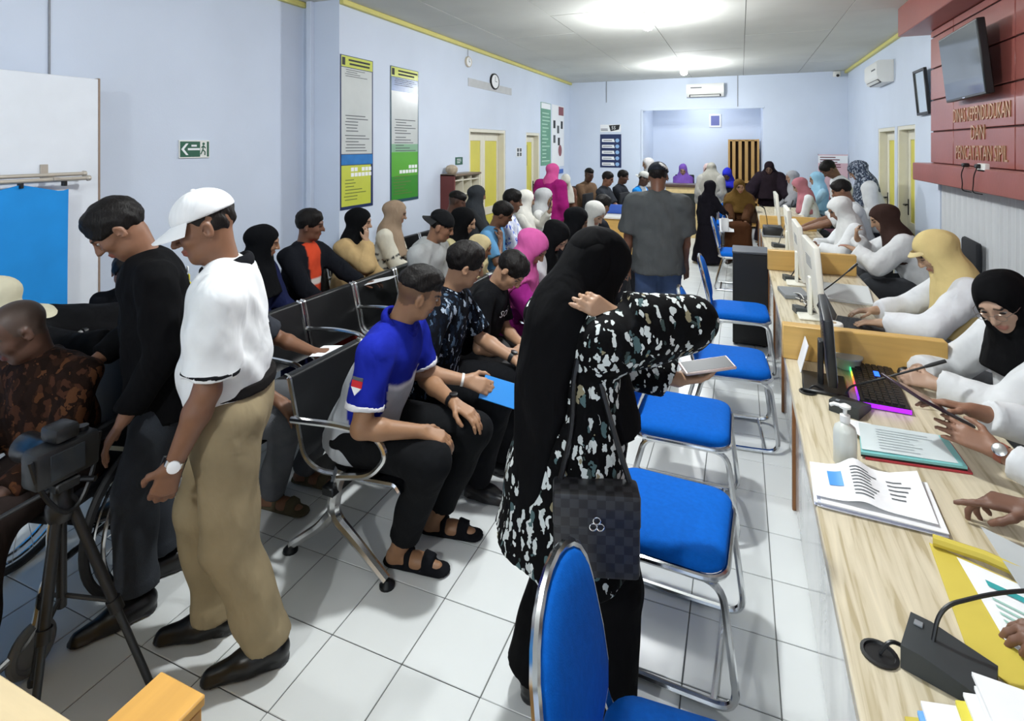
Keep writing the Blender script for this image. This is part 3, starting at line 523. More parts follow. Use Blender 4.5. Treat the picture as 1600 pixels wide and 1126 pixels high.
def print_on(c, z, u0, u1, v0, v1, n, amp, seed, lift=None, mn=.5, hgt=.4):
    """text rows lying on a sheet"""
    r = random.Random(seed); mb = MB(); st = (v1 - v0) / n; rr = random.Random(seed); p1, p2 = rr.random() * 6, rr.random() * 6
    def P(a, b): p = bil(c, a, b); return (p[0], p[1], z + .0012 + amp * (math.sin(3.1 * a + p1) * math.sin(2.3 * b + p2) + 1) + (lift(a, b) if lift else 0))
    for i in range(n):
        a1 = u0 + (u1 - u0) * (mn + (1 - mn) * r.random()); b = v0 + st * i; k = 6
        mb.grid(lambda a, t: P(u0 + (a1 - u0) * a, b + st * hgt * t), k, 1)
    return mb
# sanitizer
sb = empty('sanitizer_bottle', (.315, 2.075, ZT), 0, 'white hand sanitizer pump bottle on the near counter', 'bottle'); TRANSW = mat('milky_plastic', 'e3e6df', .3, trans=.25)
MB().lathe([(.030, 0), (.034, .006), (.034, .105), (.030, .122), (.014, .135), (.013, .142)], 24).build('bottle_body', TRANSW, sb); MB().lathe([(.015, .140), (.015, .160), (.006, .163), (.006, .182)], 18).build('collar', WHITEP, sb); MB().lathe([(.010, .180), (.017, .184), (.017, .190), (.008, .195)], 16).tube([(0, 0, .187), (-.030, .012, .187), (-.040, .016, .180)], .006, 8).build('pump_head', WHITEP, sb)
# pile of printed papers
c1 = [(.205, 1.80), (.50, 1.785), (.515, 2.03), (.215, 1.995)]
pp = empty('paper_pile', (0, 0, 0), 0, 'pile of white printed papers with a blue square beside the sanitizer', 'papers')
for k in range(6):
    j = .008 * (k % 3 - 1); o = sheet([(x + j, y - j * .6) for x, y in c1], ZT + .003 * k, .0015, k, 8, .0022); o.build('sheet', PAPER if k % 2 else mat('paper_blueish', 'd6daec', .8), pp)
lf = lambda a, b: .030 * math.exp(-((a - .42) / .12) ** 2) * (.4 + .6 * b) + .035 * max(0, a - .75) * b * 2
cT = [(.200, 1.815), (.49, 1.80), (.50, 2.035), (.205, 2.0)]; sheet(cT, ZT + .021, .003, 31, 24, .0008, lf).build('top_sheet', PAPER, pp)
print_on(cT, ZT + .0215, .36, .62, .15, .85, 9, .003, 31, lf, .6, .3).build('text_lines', INK, pp); print_on(cT, ZT + .0215, .68, .92, .3, .8, 5, .003, 31, lf, .5, .25).build('text_lines', INK, pp); print_on(cT, ZT + .0216, .15, .28, .35, .75, 1, .003, 31, lf, 1, 1).build('blue_square', mat('print_cobalt', '3f8fe0', .5), pp)
# stacked folders
fs = empty('folder_stack', (0, 0, 0), 0, 'stack of clear and teal document folders behind the sanitizer', 'folders'); TEAL = mat('teal_folder', '7fc4c4', .35); REDF = mat('red_folder', 'b53a44', .4)
c2 = [(.37, 2.135), (.665, 2.165), (.665, 2.365), (.40, 2.35)]
q4(MB(), [(x + .012, y - .004) for x, y in c2], ZT, .006).build('red_folder', REDF, fs); q4(MB(), c2, ZT + .0062, .006).build('black_folder', BLACKP, fs); q4(MB(), c2, ZT + .0124, .008).build('teal_folder', TEAL, fs)
c2b = [(.375, 2.15), (.645, 2.175), (.64, 2.36), (.40, 2.352)]; sheet(c2b, ZT + .021, .002, 4, 10, .001).build('clear_sheet', mat('clear_cover', 'd9e3e4', .15), fs); q4(MB(), [(.36, 2.30), (.40, 2.22), (.44, 2.36), (.37, 2.37)], ZT + .0212, .001).build('cream_slip', PAPER, fs)
print_on(c2b, ZT + .022, .2, .9, .1, .9, 8, .002, 4, None, .5, .2).build('text_lines', mat('pale_ink', 'a9b0b4', .7), fs)
# yellow folder with forms and clear sheet
yf = empty('yellow_folder', (0, 0, 0), 0, 'yellow paper folder lying open with a form on the near counter', 'folder'); YELF = mat('yellow_card', 'cbb84a', .7, noise=.06)
c3 = [(.43, 1.40), (.60, 1.20), (.78, 1.55), (.455, 1.745)]; sheet(c3, ZT, .004, 9, 10, .003).build('folder_card', YELF, yf); MB().tube([(.46, 1.735, ZT + .018), (.56, 1.71, ZT + .020), (.66, 1.66, ZT + .018)], .014, 8).build('folded_edge', YELF, yf)
c3b = [(.51, 1.45), (.62, 1.36), (.70, 1.60), (.50, 1.70)]; sheet(c3b, ZT + .006, .002, 10, 10, .001).build('form', PAPER, yf); print_on(c3b, ZT + .007, .18, .7, .72, .84, 1, .002, 10, None, 1, .7).build('teal_stamp', mat('print_teal_ink', '2f9a9c', .6), yf); print_on(c3b, ZT + .007, .15, .8, .2, .62, 5, .002, 10, None, .5, .35).build('text_lines', mat('pale_teal_ink', '9cc4b8', .7), yf)
cs = tag(sheet([(.60, 1.52), (.72, 1.40), (.80, 1.62), (.58, 1.80)], ZT + .016, .006, 14, 10, .001, lambda a, b: .02 * b).build('clear_sleeve', mat('clear_sleeve', 'c3c8ca', .12, alpha=.75)), 'clear plastic sleeve lying across the yellow folder', 'sleeve')
# front stack of papers at the bottom edge
fp = empty('paper_stack', (0, 0, 0), 0, 'ragged stack of papers with blue and yellow strips at the bottom right', 'papers')
for k, (m_, dx) in enumerate(((YELF, 0), (mat('blue_strip', '6ba4e6', .6), .012), (PAPER, .03), (mat('yellow_strip', 'd8cc48', .6), .075), (PAPER, .10), (PAPER, .11), (PAPER, .12))):
    sheet([(.275 + dx, .90), (.62, .90), (.60 - .01 * k, 1.30 - .006 * k), (.275 + dx + .01 * (k % 2), 1.195 + .012 * k)], ZT + .010 * k, .003, 40 + k, 10, .007).build('sheet', m_, fp)
def mic(lbl, x, y, pts, rz=0, s=1.0):
    E = empty('desk_microphone', (x, y, ZT), math.radians(rz), lbl, 'microphone', 'gooseneck microphones on the counters'); DG = mat('mic_base_grey', '33383a', .5)
    MB().prism([(-.065 * s, 0), (.075 * s, 0), (.075 * s, .022 * s), (-.03 * s, .045 * s), (-.065 * s, .045 * s)], (0, -.055 * s, 0), (1, 0, 0), (0, 0, 1), (0, .11 * s, 0)).build('base', DG, E)
    R = rotz(-rz); P_ = [R @ (V(*p) - V(x, y, ZT)) for p in pts]; P_ = fillet(P_, .12, 8); MB().tube(P_, .0042, 8).build('gooseneck', BLACKP, E); d = nrm(P_[-1] - P_[-2]); MB().tube([P_[-1] - d * .075, P_[-1] - d * .05, P_[-1]], [.0055, .0075, .007], 10).build('capsule', BLACKP, E); MB().box((-.055 * s, .02 * s, .045 * s), (-.04 * s, .035 * s, .049 * s), .001).build('button', GREYP, E); return E
mic('grey based gooseneck microphone beside the cable hole', .375, 1.335, [(.355, 1.345, ZT + .03), (.375, 1.37, ZT + .10), (.50, 1.42, ZT + .135), (.80, 1.50, ZT + .16)], -22, 1.0)
mic('gooseneck microphone pointing at the officer in glasses', .395, 2.50, [(.395, 2.585, ZT + .03), (.41, 2.59, ZT + .06), (.57, 2.60, .88), (.735, 2.615, .955)], 62, .95)
mic('gooseneck microphone leaning toward the officer in the cream hijab', .36, 3.86, [(.37, 3.86, ZT + .03), (.40, 3.87, ZT + .08), (.53, 3.92, .93), (.67, 3.98, 1.055)], 10, .8)
mic('gooseneck microphone by the tall white monitor of the brown hijab officer', .36, 4.75, [(.36, 4.75, ZT + .03), (.38, 4.76, ZT + .06), (.44, 4.80, .95), (.50, 4.86, 1.02)], 10, .8)
mic('gooseneck microphone in front of the white shirted man', .36, 6.25, [(.36, 6.25, ZT + .03), (.37, 6.26, ZT + .06), (.44, 6.4, 1.0), (.52, 6.6, 1.20)], 10, .9)
mic('far gooseneck microphone bending over the black printer', .30, 7.2, [(.30, 7.2, ZT + .03), (.29, 7.2, .93), (.26, 7.15, 1.05), (.22, 7.1, 1.08)], 10, .8)
for x, y, lb in ((.262, 1.325, 'black round cable hole near the bottom right'), (.262, 2.62, 'black round cable hole beside the black monitor stand')):
    g_ = tag(MB().lathe([(.034, 0), (.034, .004), (.028, .005), (.026, .001)], 22, (x, y, ZT)).build('cable_grommet', BLACKP), lb, 'grommet', 'cable holes in the counter'); MB().tube(fillet([(x, y, ZT + .003), (x + .02, y + .01, ZT + .03), (x + .07, y + .02, ZT + .008)], .03), .004, 6).build('cable', BLACKP, g_)
def monitor(lbl, x, y, w, h, z0, casing, rz=0, tilt=6, white=False):
    """screen faces +x"""
    E = empty('computer_monitor', (x, y, ZT), math.radians(rz), lbl, 'monitor', 'monitors on the counters'); R = roty(-tilt)
    mb = MB(); mb.box((-.022, -w / 2, z0), (.012, w / 2, z0 + h), .008, R=R, c=(0, 0, z0)); mb.build('casing', casing, E)
    MB().box((.0125, -w / 2 + .012, z0 + .02), (.0135, w / 2 - .012, z0 + h - .012), R=R, c=(0, 0, z0)).build('screen', mat('screen_lit', '20262c', .15, emit='9fb4c8', estr=.25), E)
    MB().box((-.05, -.03, .012), (-.028, .03, z0 + h * .45), .004).build('stand_neck', casing, E); MB().box((-.11, -.11, 0), (.06, .11, .014), .005).build('stand_foot', casing, E)
    mb = MB()
    for k in range(6): mb.box((-.0235, -w * .2, z0 + h * .62 + k * .012), (-.022, w * .2, z0 + h * .62 + k * .012 + .005), R=R, c=(0, 0, z0))
    mb.build('vent_slots', GREYP if white else STEEL, E); return E
monitor('black monitor seen from behind on the near counter', .36, 2.72, .44, .27, .075, BLACKP, -4, 4)
WHM = mat('warm_white_plastic', 'e4e2d6', .4)
monitor('nearest tall white monitor beside the cream hijab officer', .43, 3.80, .50, .40, .06, WHM, 2, 5, True); monitor('second white monitor, behind the nearest white one', .43, 4.66, .50, .40, .06, WHM, 0, 5, True); monitor('third white monitor in front of the white shirted man', .44, 5.75, .50, .40, .06, WHM, 0, 5, True); monitor('farthest white monitor near the pink hijab officer', .45, 7.75, .50, .38, .06, WHM, 0, 5, True)
# lit keyboard
kb = empty('gaming_keyboard', (.54, 2.78, ZT), math.radians(-4), 'black keyboard with rainbow and purple edge lighting', 'keyboard'); MB().box((-.085, -.23, 0), (.085, .23, .022), .004).build('case', BLACKP, kb)
ks = MB()
for i in range(6):
    for j in range(17): ks.box((-.068 + i * .0235, -.21 + j * .0248, .022), (-.068 + i * .0235 + .018, -.21 + j * .0248 + .019, .028))
o = ks.build('keys', mat('black_keys', '1c1d22', .4), kb, smooth=None); o['kind'] = 'stuff'
for k, c in enumerate(('3ad0ff', '4af08a', 'f0e04a', 'ff8a3a', 'ff4a7a', 'b03aff', '8a30ff')): MB().box((-.087, .21 - k * .06 - .058, .006), (-.0835, .21 - k * .06, .024)).build('light_strip', mat('led_' + c, c, .4, emit=c, estr=.9), kb)
MB().box((-.085, -.234, .004), (.085, -.2305, .020)).build('light_strip', mat('led_purple', 'a020f0', .4, emit='a020f0', estr=.9), kb); MB().box((.0, .06, .0285), (.02, .12, .0288)).build('light_logo', mat('led_blue', '2060ff', .4, emit='2060ff', estr=2.0), kb)
MS = tag(MB().lathe([(.03, 0), (.034, .01), (.028, .026), (.012, .035)], 16, (.69, 3.0, ZT)).build('computer_mouse', BLACKP), 'black computer mouse by the oak divider', 'mouse')
tb = empty('plastic_tub', (.46, 2.98, ZT), 0, 'clear plastic food tub in front of the oak divider', 'tub'); MB().lathe([(.045, 0), (.055, .01), (.062, .05), (.064, .052)], 20).build('tub_body', mat('clear_tub', 'dfe2dc', .2, trans=.5), tb); MB().lathe([(.066, .052), (.066, .058), (.05, .062)], 20).build('lid', mat('clear_tub_lid', 'd5dcd8', .2, trans=.4), tb)
ns = tag(MB().box((-.003, -.07, 0), (.0, .07, .13), R=roty(14), c=(0, 0, 0)).build('paper_sign', PAPER, None, (.255, 2.9, ZT)), 'white paper sign leaning beside the black monitor', 'sign')
cup = empty('tissue_roll', (.45, 3.33, ZT), 0, 'white paper roll standing behind the oak divider', 'roll'); MB().lathe([(.045, 0), (.048, .004), (.048, .10), (.044, .105)], 22).build('roll', WHITEP, cup); MB().lathe([(.017, .105), (.017, .107)], 14).build('core', mat('card_core', 'b09a7a', .8), cup)
lp = empty('laptop', (.62, 3.62, ZT), math.radians(-12), 'black laptop under the hands of the cream hijab officer', 'laptop'); MB().box((-.12, -.17, 0), (.12, .17, .018), .004).build('base', BLACKP, lp); MB().box((-.008, -.17, 0), (.0, .17, .15), .003, R=roty(-28), c=(0, 0, 0)).build('lid', BLACKP, lp, (-.12, 0, .018)); o = MB()
for i in range(5):
    for j in range(13): o.box((-.09 + i * .022, -.15 + j * .0228, .018), (-.073 + i * .022, -.133 + j * .0228, .0205))
k_ = o.build('keys', STEEL, lp, smooth=None); k_['kind'] = 'stuff'
def stack(lbl, x, y, w, d, rz, n, name='paper_stack', m0=None, z=ZT):
    E = empty(name, (x, y, z), math.radians(rz), lbl, 'papers'); r = random.Random(int(x * 1000 + y * 77))
    for k in range(n):
        a = r.uniform(-.012, .012); sheet([(-w / 2 + a, -d / 2), (w / 2 + a, -d / 2 + a), (w / 2, d / 2 + a), (-w / 2, d / 2)], .005 * k, .0015, k + 3, 6, .0042).build('sheet', PAPER if k % 3 else (m0 or mat('paper_grey', 'd3d8d8', .8)), E)
    return E
stack('white papers under the hands of the cream hijab officer', .66, 3.30, .30, .21, 8, 3); stack('loose white papers between the two white monitors', .66, 4.45, .34, .5, -6, 4); stack('papers in front of the white hijab officer', .62, 5.45, .30, .4, 4, 4); stack('papers by the white shirted man', .66, 6.4, .3, .4, 4, 3); stack('papers on the farthest counter unit', .5, 8.6, .35, .5, 4, 5)
stack('white papers on the oak table near the left doors', -2.2, 8.2, .5, .32, 4, 5); stack('small pile of papers on the black covered table', -1.1, 8.5, .25, .2, 10, 4, z=.721)
pr_ = empty('receipt_printer', (.31, 7.0, ZT), 0, 'black printer with cables on the third counter unit', 'printer'); MB().box((-.07, -.13, 0), (.13, .13, .11), .01).build('casing', BLACKP, pr_); MB().box((-.08, -.14, 0), (.14, .14, .02), .004).build('tray', GREYP, pr_); MB().box((-.02, -.10, .11), (.08, .10, .114), .002).build('cover', STEEL, pr_)
hb = empty('network_box', (.34, 4.28, ZT), math.radians(8), 'grey adapter box with tangled cables by the white monitors', 'adapter'); MB().box((-.08, -.12, 0), (.08, .12, .03), .004).build('casing', GREYP, hb)
for k in range(4):
    r = random.Random(k + 9); pts = [(-.02, -.1 + .05 * k, .015)] + [(-.04 + .1 * r.random(), -.2 - .09 * q + .06 * r.random(), .01 + .05 * r.random()) for q in range(4)]; MB().tube(fillet(pts, .06), .003, 6).build('cable', BLACKP if k % 2 else WHITEP, hb)
tri = tag(MB().prism([(-.09, 0), (.09, 0), (0, .17)], (-1.98, 8.12, ZT), (.9, .3, 0), (0, 0, 1), (-.03, .12, 0)).build('tent_sign', PAPER), 'white tent card standing on the oak table', 'sign')
ph_ = empty('desk_phone', (-3.05, 7.4, .78), 0, 'black payment terminal with white screen on the side table', 'terminal'); MB().box((-.05, -.06, 0), (.05, .06, .04), .006).build('base', BLACKP, ph_); MB().box((-.045, -.012, .03), (.045, .008, .19), .006, R=rotx(-12), c=(0, 0, .03)).build('display', BLACKP, ph_); MB().box((-.036, -.0135, .06), (.036, -.0125, .16), R=rotx(-12), c=(0, 0, .03)).build('screen', WHITEP, ph_)
bk_ = tag(MB().box((-.22, -.02, 0), (.22, .02, .14), .015).build('blue_crate', mat('blue_crate', '2f57b0', .5), None, (-1.72, 8.35, ZT)), 'blue plastic crate on the right end of the oak table', 'crate')
# ------------------------------------------------------------------ tripod with camera, wheelchair
tp = empty('camera_tripod', (-1.98, 1.06, 0), 0, 'black camera tripod standing in the left foreground', 'tripod'); BK2 = mat('tripod_black', '1a1b1d', .45)
for k, (fx, fy) in enumerate(((.21, .15), (.07, -.12), (-.19, .02))):
    a, b = V(fx * .12, fy * .12, .69), V(fx, fy, .012); m1 = a + (b - a) * .52
    L = MB().tube([a, m1], .0155, 10).build('leg', BK2, tp); MB().tube([m1 - (b - a) * .03, m1 + (b - a) * .03], .021, 10).build('clamp', BLACKP, L); MB().tube([m1, b], .0115, 10).build('lower_leg', mat('tripod_grey', '3a3d40', .35, .5), L); MB().lathe([(.017, -.012), (.017, .008), (.010, .02)], 10, b).build('foot', BLACKP, L); MB().tube([V(0, 0, .40), a + (b - a) * .50], .007, 8).build('brace', BK2, L)
MB().tube([(0, 0, .36), (0, 0, .76)], .014, 10).build('centre_column', BK2, tp); MB().lathe([(.035, .66), (.042, .68), (.042, .71), (.03, .73), (.028, .77)], 16).build('collar', BLACKP, tp); MB().box((-.04, -.035, .765), (.04, .035, .80), .006).build('head', BK2, tp); MB().tube([(.0, -.03, .775), (-.10, -.20, .70)], .008, 8).build('pan_handle', BK2, tp); MB().tube([(.02, .03, .78), (.075, .055, .78)], .009, 8).build('knob', BLACKP, tp)
tp.scale = (1, 1, .93)
cm = empty('photo_camera', (-1.98, 1.06, .747), math.radians(92), 'black photo camera mounted on the tripod', 'camera'); cm.scale = (1.22, 1.22, 1.22)
MB().box((-.075, -.035, 0), (.075, .035, .095), .012).build('camera_body', BLACKP, cm); MB().box((-.03, -.03, .095), (.03, .04, .135), .012).build('viewfinder_hump', BLACKP, cm); MB().tube([(0, .035, .048), (0, .07, .048), (0, .075, .048), (0, .15, .048)], [.040, .040, .036, .038], 22).build('lens', mat('lens_barrel', '18191b', .3), cm); MB().lathe([(.032, 0), (.02, .001)], 20, (0, .149, .048), (0, 1, 0)).build('lens_glass', mat('lens_glass', '10141c', .05), cm); MB().box((.05, -.01, .02), (.088, .05, .085), .012).build('grip', mat('camera_rubber', '101112', .7), cm); MB().lathe([(.014, 0), (.014, .012)], 14, (.05, 0, .095)).build('mode_dial', STEEL, cm); MB().box((-.045, -.0365, .015), (.035, -.0352, .08), .001).build('rear_screen', mat('camera_screen', '2c3136', .12), cm)
st_ = []
for k in range(15): t = k / 14; st_.append((-.08 + .16 * t, -.02 - .02 * math.sin(t * 3.1), .08 - .16 * math.sin(math.pi * t) ** .7))
MB().tube(st_, .006, 6).build('strap', BLACKP, cm)
wc = empty('wheelchair', (-2.52, 1.33, 0), math.radians(285 - 90), 'dark wheelchair with a chrome frame behind the tripod', 'wheelchair')      # local +y forward
WSEAT = mat('wheelchair_vinyl', '202226', .5); MB().box((-.22, -.20, .44), (.22, .22, .475), .012).build('seat', WSEAT, wc); MB().box((-.21, -.235, .48), (.21, -.205, .90), .012).build('backrest', WSEAT, wc)
for s in (1, -1):
    MB().tube(fillet([(.235 * s, -.34, .92), (.235 * s, -.235, .90), (.235 * s, -.23, .32), (.235 * s, .26, .30), (.235 * s, .30, .12), (.22 * s, .42, .10)], .06), .012, 8).tube(fillet([(.235 * s, -.22, .66), (.235 * s, .18, .66), (.235 * s, .24, .46), (.235 * s, .24, .30)], .06), .012, 8).build('side_frame', CHROME, wc)
    MB().tube([(.235 * s, -.345, .92), (.235 * s, -.44, .915)], .016, 10).build('grip', BLACKP, wc); MB().box((.215 * s - .025, -.16, .665), (.215 * s + .025, .16, .695), .01).build('arm_pad', BLACKP, wc)
    c = (.29 * s, -.12, .30); W_ = MB().tube(arc(c, .285, 0, 352.5, 47, (0, 1, 0), (0, 0, 1)), .016, 8, closed=True).build('tyre', mat('tyre_rubber', '1b1c1e', .7), wc)
    MB().tube(arc((.305 * s, -.12, .30), .262, 0, 352.5, 47, (0, 1, 0), (0, 0, 1)), .006, 6, closed=True).build('wheel_rim', CHROME, W_); MB().tube(arc((.335 * s, -.12, .30), .25, 0, 352.5, 47, (0, 1, 0), (0, 0, 1)), .008, 6, closed=True).build('push_ring', CHROME, W_)
    sp_ = MB()
    for k in range(18): t = 2 * math.pi * k / 18; sp_.tube([(c[0], c[1], c[2]), (c[0], c[1] + .27 * math.cos(t), c[2] + .27 * math.sin(t))], .0018, 4)
    sp_.build('spokes', CHROME, W_); MB().lathe([(.025, -.03), (.025, .03)], 14, c, (1, 0, 0)).build('hub', STEEL, W_)
    c = (.23 * s, .30, .085); MB().tube(arc(c, .068, 0, 345, 23, (0, 1, 0), (0, 0, 1)), .016, 8, closed=True).build('caster', mat('caster_grey', '6d7072', .6), wc); MB().lathe([(.06, -.006), (.06, .006)], 18, c, (1, 0, 0)).build('caster_disc', GREYP, wc); MB().box((.04 * s if s > 0 else -.20, .40, .08), (.20 if s > 0 else -.04, .54, .095), .004).build('footplate', STEEL, wc)
MB().tube([(-.23, -.18, .15), (.23, .18, .44)], .010, 8).tube([(.23, -.18, .15), (-.23, .18, .44)], .010, 8).build('cross_brace', STEEL, wc)
# ------------------------------------------------------------------ people: implicit surfaces turned into smooth meshes
def smin(a, b, k):
    h = np.maximum(k - np.abs(a - b), 0.0) / k
    return np.minimum(a, b) - h * h * k * 0.25
class Field:
    def __init__(s): s.p = []; s.wr = 0.0; s.wf = 30.0; s.ph = 0.0
    def cap(s, a, b, ra, rb=None, k=0.02, flat=None, q=1.0, cuta=False, cutb=False, op='u'):
        a, b = V(*a), V(*b); rb = ra if rb is None else rb
        s.p.append(('c', a, b, ra, rb, None if flat is None else nrm(flat), q, cuta, cutb, k, op)); return s
    def ell(s, c, r, R=None, k=0.02, op='u'):
        s.p.append(('e', V(*c), V(*r), np.eye(3) if R is None else R, k, op)); return s
    def half(s, o, n, k=0.004):           # keeps the side opposite to n
        s.p.append(('h', V(*o), nrm(n), k, 'i')); return s
    @staticmethod
    def dist(p, P):
        if p[0] == 'c':
            _, a, b, ra, rb, fl, q, ca, cb, k, op = p; ba = b - a; L2 = max(ba @ ba, 1e-12)
            w = P - a; tt = (w @ ba) / L2; t = np.clip(tt, 0, 1); w = w - t[..., None] * ba
            if fl is not None:
                wn = w @ fl; w = w + (wn * (1 / q - 1))[..., None] * fl
            d = np.sqrt(np.einsum('...i,...i->...', w, w)) - (ra + (rb - ra) * t)
            if fl is not None: d = d * min(1.0, q)
            L = math.sqrt(L2)
            if ca: d = np.maximum(d, -tt * L)
            if cb: d = np.maximum(d, (tt - 1) * L)
            return d
        if p[0] == 'e':
            _, c, r, R, k, op = p; w = (P - c) @ R
            k0 = np.sqrt((((w / r)) ** 2).sum(-1)); k1 = np.sqrt(((w / (r * r)) ** 2).sum(-1)) + 1e-9
            return np.where(k0 < 1e-6, -r.min(), k0 * (k0 - 1) / k1)
        _, o, n, k, op = p; return (P - o) @ n
    def bounds(s):
        lo = V(9, 9, 9); hi = -lo
        for p in s.p:
            if p[-1] != 'u': continue
            if p[0] == 'c': m = max(p[3], p[4]); a = np.minimum(p[1], p[2]) - m; b = np.maximum(p[1], p[2]) + m
            else: m = p[2].max(); a = p[1] - m; b = p[1] + m
            lo = np.minimum(lo, a); hi = np.maximum(hi, b)
        return lo - .02, hi + .02
    def evaluate(s, P, near=None, hd=0.0):
        """P (nb, n, 3). near: prim distances at block centres, to skip what is far"""
        D = np.full(P.shape[:-1], 9.0)
        for i, p in enumerate(s.p):
            k, op = p[-2], p[-1]
            if near is not None:
                m = near[0][i] < near[1] + 2.3 * hd + k + .01 if op == 'u' else near[0][i] < 1.2 * hd + k + .02 if op == 's' else near[0][i] > -1.2 * hd - k - .02
                if not m.any(): continue
                d = s.dist(p, P[m]); o = D[m]
            else: m = slice(None); d = s.dist(p, P); o = D
            if op == 'u': r = smin(o, d, k)
            elif op == 's': r = -smin(-o, d, k)
            else: r = -smin(-o, -d, k)
            D[m] = r
        if s.wr > 0:
            f = s.wf; x, y, z = P[..., 0], P[..., 1], P[..., 2]
            D = D + s.wr * (np.sin(f * (z * 1.0 + .5 * x) + 2.2 * np.sin(f * .37 * x + s.ph) + s.ph) * np.sin(f * .45 * (y - .6 * z) + 1.7 * s.ph + np.sin(f * .5 * x)) + .5 * np.sin(f * 1.7 * x + 1.3 * np.sin(f * .6 * z) + s.ph) * np.sin(f * 1.3 * (y + .4 * z)))
        return D
    def surface(s, vox):
        lo, hi = s.bounds(); B = 8; nb = np.ceil((hi - lo) / (vox * B)).astype(int) + 1; hd = .5 * math.sqrt(3) * B * vox
        I = np.stack(np.meshgrid(*[np.arange(n) for n in nb], indexing='ij'), -1).reshape(-1, 3)
        C = lo + (I * B + B / 2 - .5) * vox
        pd = np.stack([s.dist(p, C) for p in s.p]); dc = s.evaluate(C[:, None, :])[:, 0]
        un = np.array([p[-1] == 'u' for p in s.p]); pm = pd[un].min(0)
        keep = np.abs(dc) < hd * 1.35 + .012
        G = np.repeat(np.repeat(np.repeat(np.where(dc < 0, -1., 1.).reshape(nb), B, 0), B, 1), B, 2)
        K = I[keep]; off = np.stack(np.meshgrid(*[np.arange(B)] * 3, indexing='ij'), -1).reshape(-1, 3)
        P = lo + (K[:, None, :] * B + off[None]) * vox
        D = s.evaluate(P, (pd[:, keep], pm[keep]), hd)
        gi = K[:, None, :] * B + off[None]; G[gi[..., 0], gi[..., 1], gi[..., 2]] = D
        ins = G < 0; n = np.array(G.shape)
        cnt = np.zeros(n - 1, np.int8); S = [(i, j, k) for i in (0, 1) for j in (0, 1) for k in (0, 1)]
        for i, j, k in S: cnt += ins[i:n[0] - 1 + i, j:n[1] - 1 + j, k:n[2] - 1 + k]
        act = np.argwhere((cnt > 0) & (cnt < 8)); N = len(act)
        cv = np.stack([G[act[:, 0] + i, act[:, 1] + j, act[:, 2] + k] for i, j, k in S], 1); co = np.array(S, float)
        acc = np.zeros((N, 3)); w = np.zeros(N)
        for e0 in range(8):
            for ax in (4, 2, 1):
                if e0 & ax: continue
                e1 = e0 | ax; a, b = cv[:, e0], cv[:, e1]; m = (a < 0) != (b < 0)
                t = np.clip(a / np.where(m, a - b, 1), 0, 1)[:, None]; p = co[e0] * (1 - t) + co[e1] * t
                acc += p * m[:, None]; w += m
        vs = lo + (act + acc / w[:, None]) * vox
        idx = np.full(n - 1, -1, np.int32); idx[tuple(act.T)] = np.arange(N)
        quads = []
        for ax in range(3):
            b, c = (ax + 1) % 3, (ax + 2) % 3
            sl0 = [slice(None)] * 3; sl1 = [slice(None)] * 3; sl0[ax] = slice(0, n[ax] - 1); sl1[ax] = slice(1, n[ax])
            e = np.argwhere(ins[tuple(sl0)] != ins[tuple(sl1)])
            e = e[(e[:, b] > 0) & (e[:, c] > 0) & (e[:, b] < n[b] - 1) & (e[:, c] < n[c] - 1)]
            fl = ins[tuple(e.T)]
            def cell(db, dc_):
                q = e.copy(); q[:, b] += db; q[:, c] += dc_; return idx[tuple(q.T)]
            q = np.stack([cell(-1, -1), cell(0, -1), cell(0, 0), cell(-1, 0)], 1); q[~fl] = q[~fl][:, ::-1]; quads.append(q)
        q = np.concatenate(quads); q = q[(q >= 0).all(1)]
        return vs, q
    def obj(s, name, vox, m, parent, col=None):
        vs, q = s.surface(vox); me = bpy.data.meshes.new(name)
        me.vertices.add(len(vs)); me.vertices.foreach_set('co', vs.ravel()); me.loops.add(len(q) * 4); me.loops.foreach_set('vertex_index', q.ravel().astype(np.int32))
        me.polygons.add(len(q)); me.polygons.foreach_set('loop_start', np.arange(len(q), dtype=np.int32) * 4)
        me.update(calc_edges=True); me.polygons.foreach_set('use_smooth', [True] * len(q)); me.materials.append(m)
        if col is not None:
            C = np.ones((len(vs), 4)); C[:, :3] = col(vs) if callable(col) else srgb(col)
            a = me.color_attributes.new('Col', 'FLOAT_COLOR', 'POINT'); a.data.foreach_set('color', C.ravel())
        me.update(); return link(bpy.data.objects.new(name, me), parent)
def band(vs, c, col, base):                         # paints base with col where mask c
    base[c] = srgb(col); return base
def ik(S, W, l1, l2, hint):
    d = W - S; L = np.linalg.norm(d); mx = (l1 + l2) * .995
    if L > mx: W = S + d / L * mx; L = mx
    L = max(L, abs(l1 - l2) + .01); d = nrm(W - S); x = (l1 * l1 - l2 * l2 + L * L) / (2 * L); hgt = math.sqrt(max(l1 * l1 - x * x, 0))
    h = nrm(hint); h = nrm(h - d * (h @ d)); return S + d * x + h * hgt, W
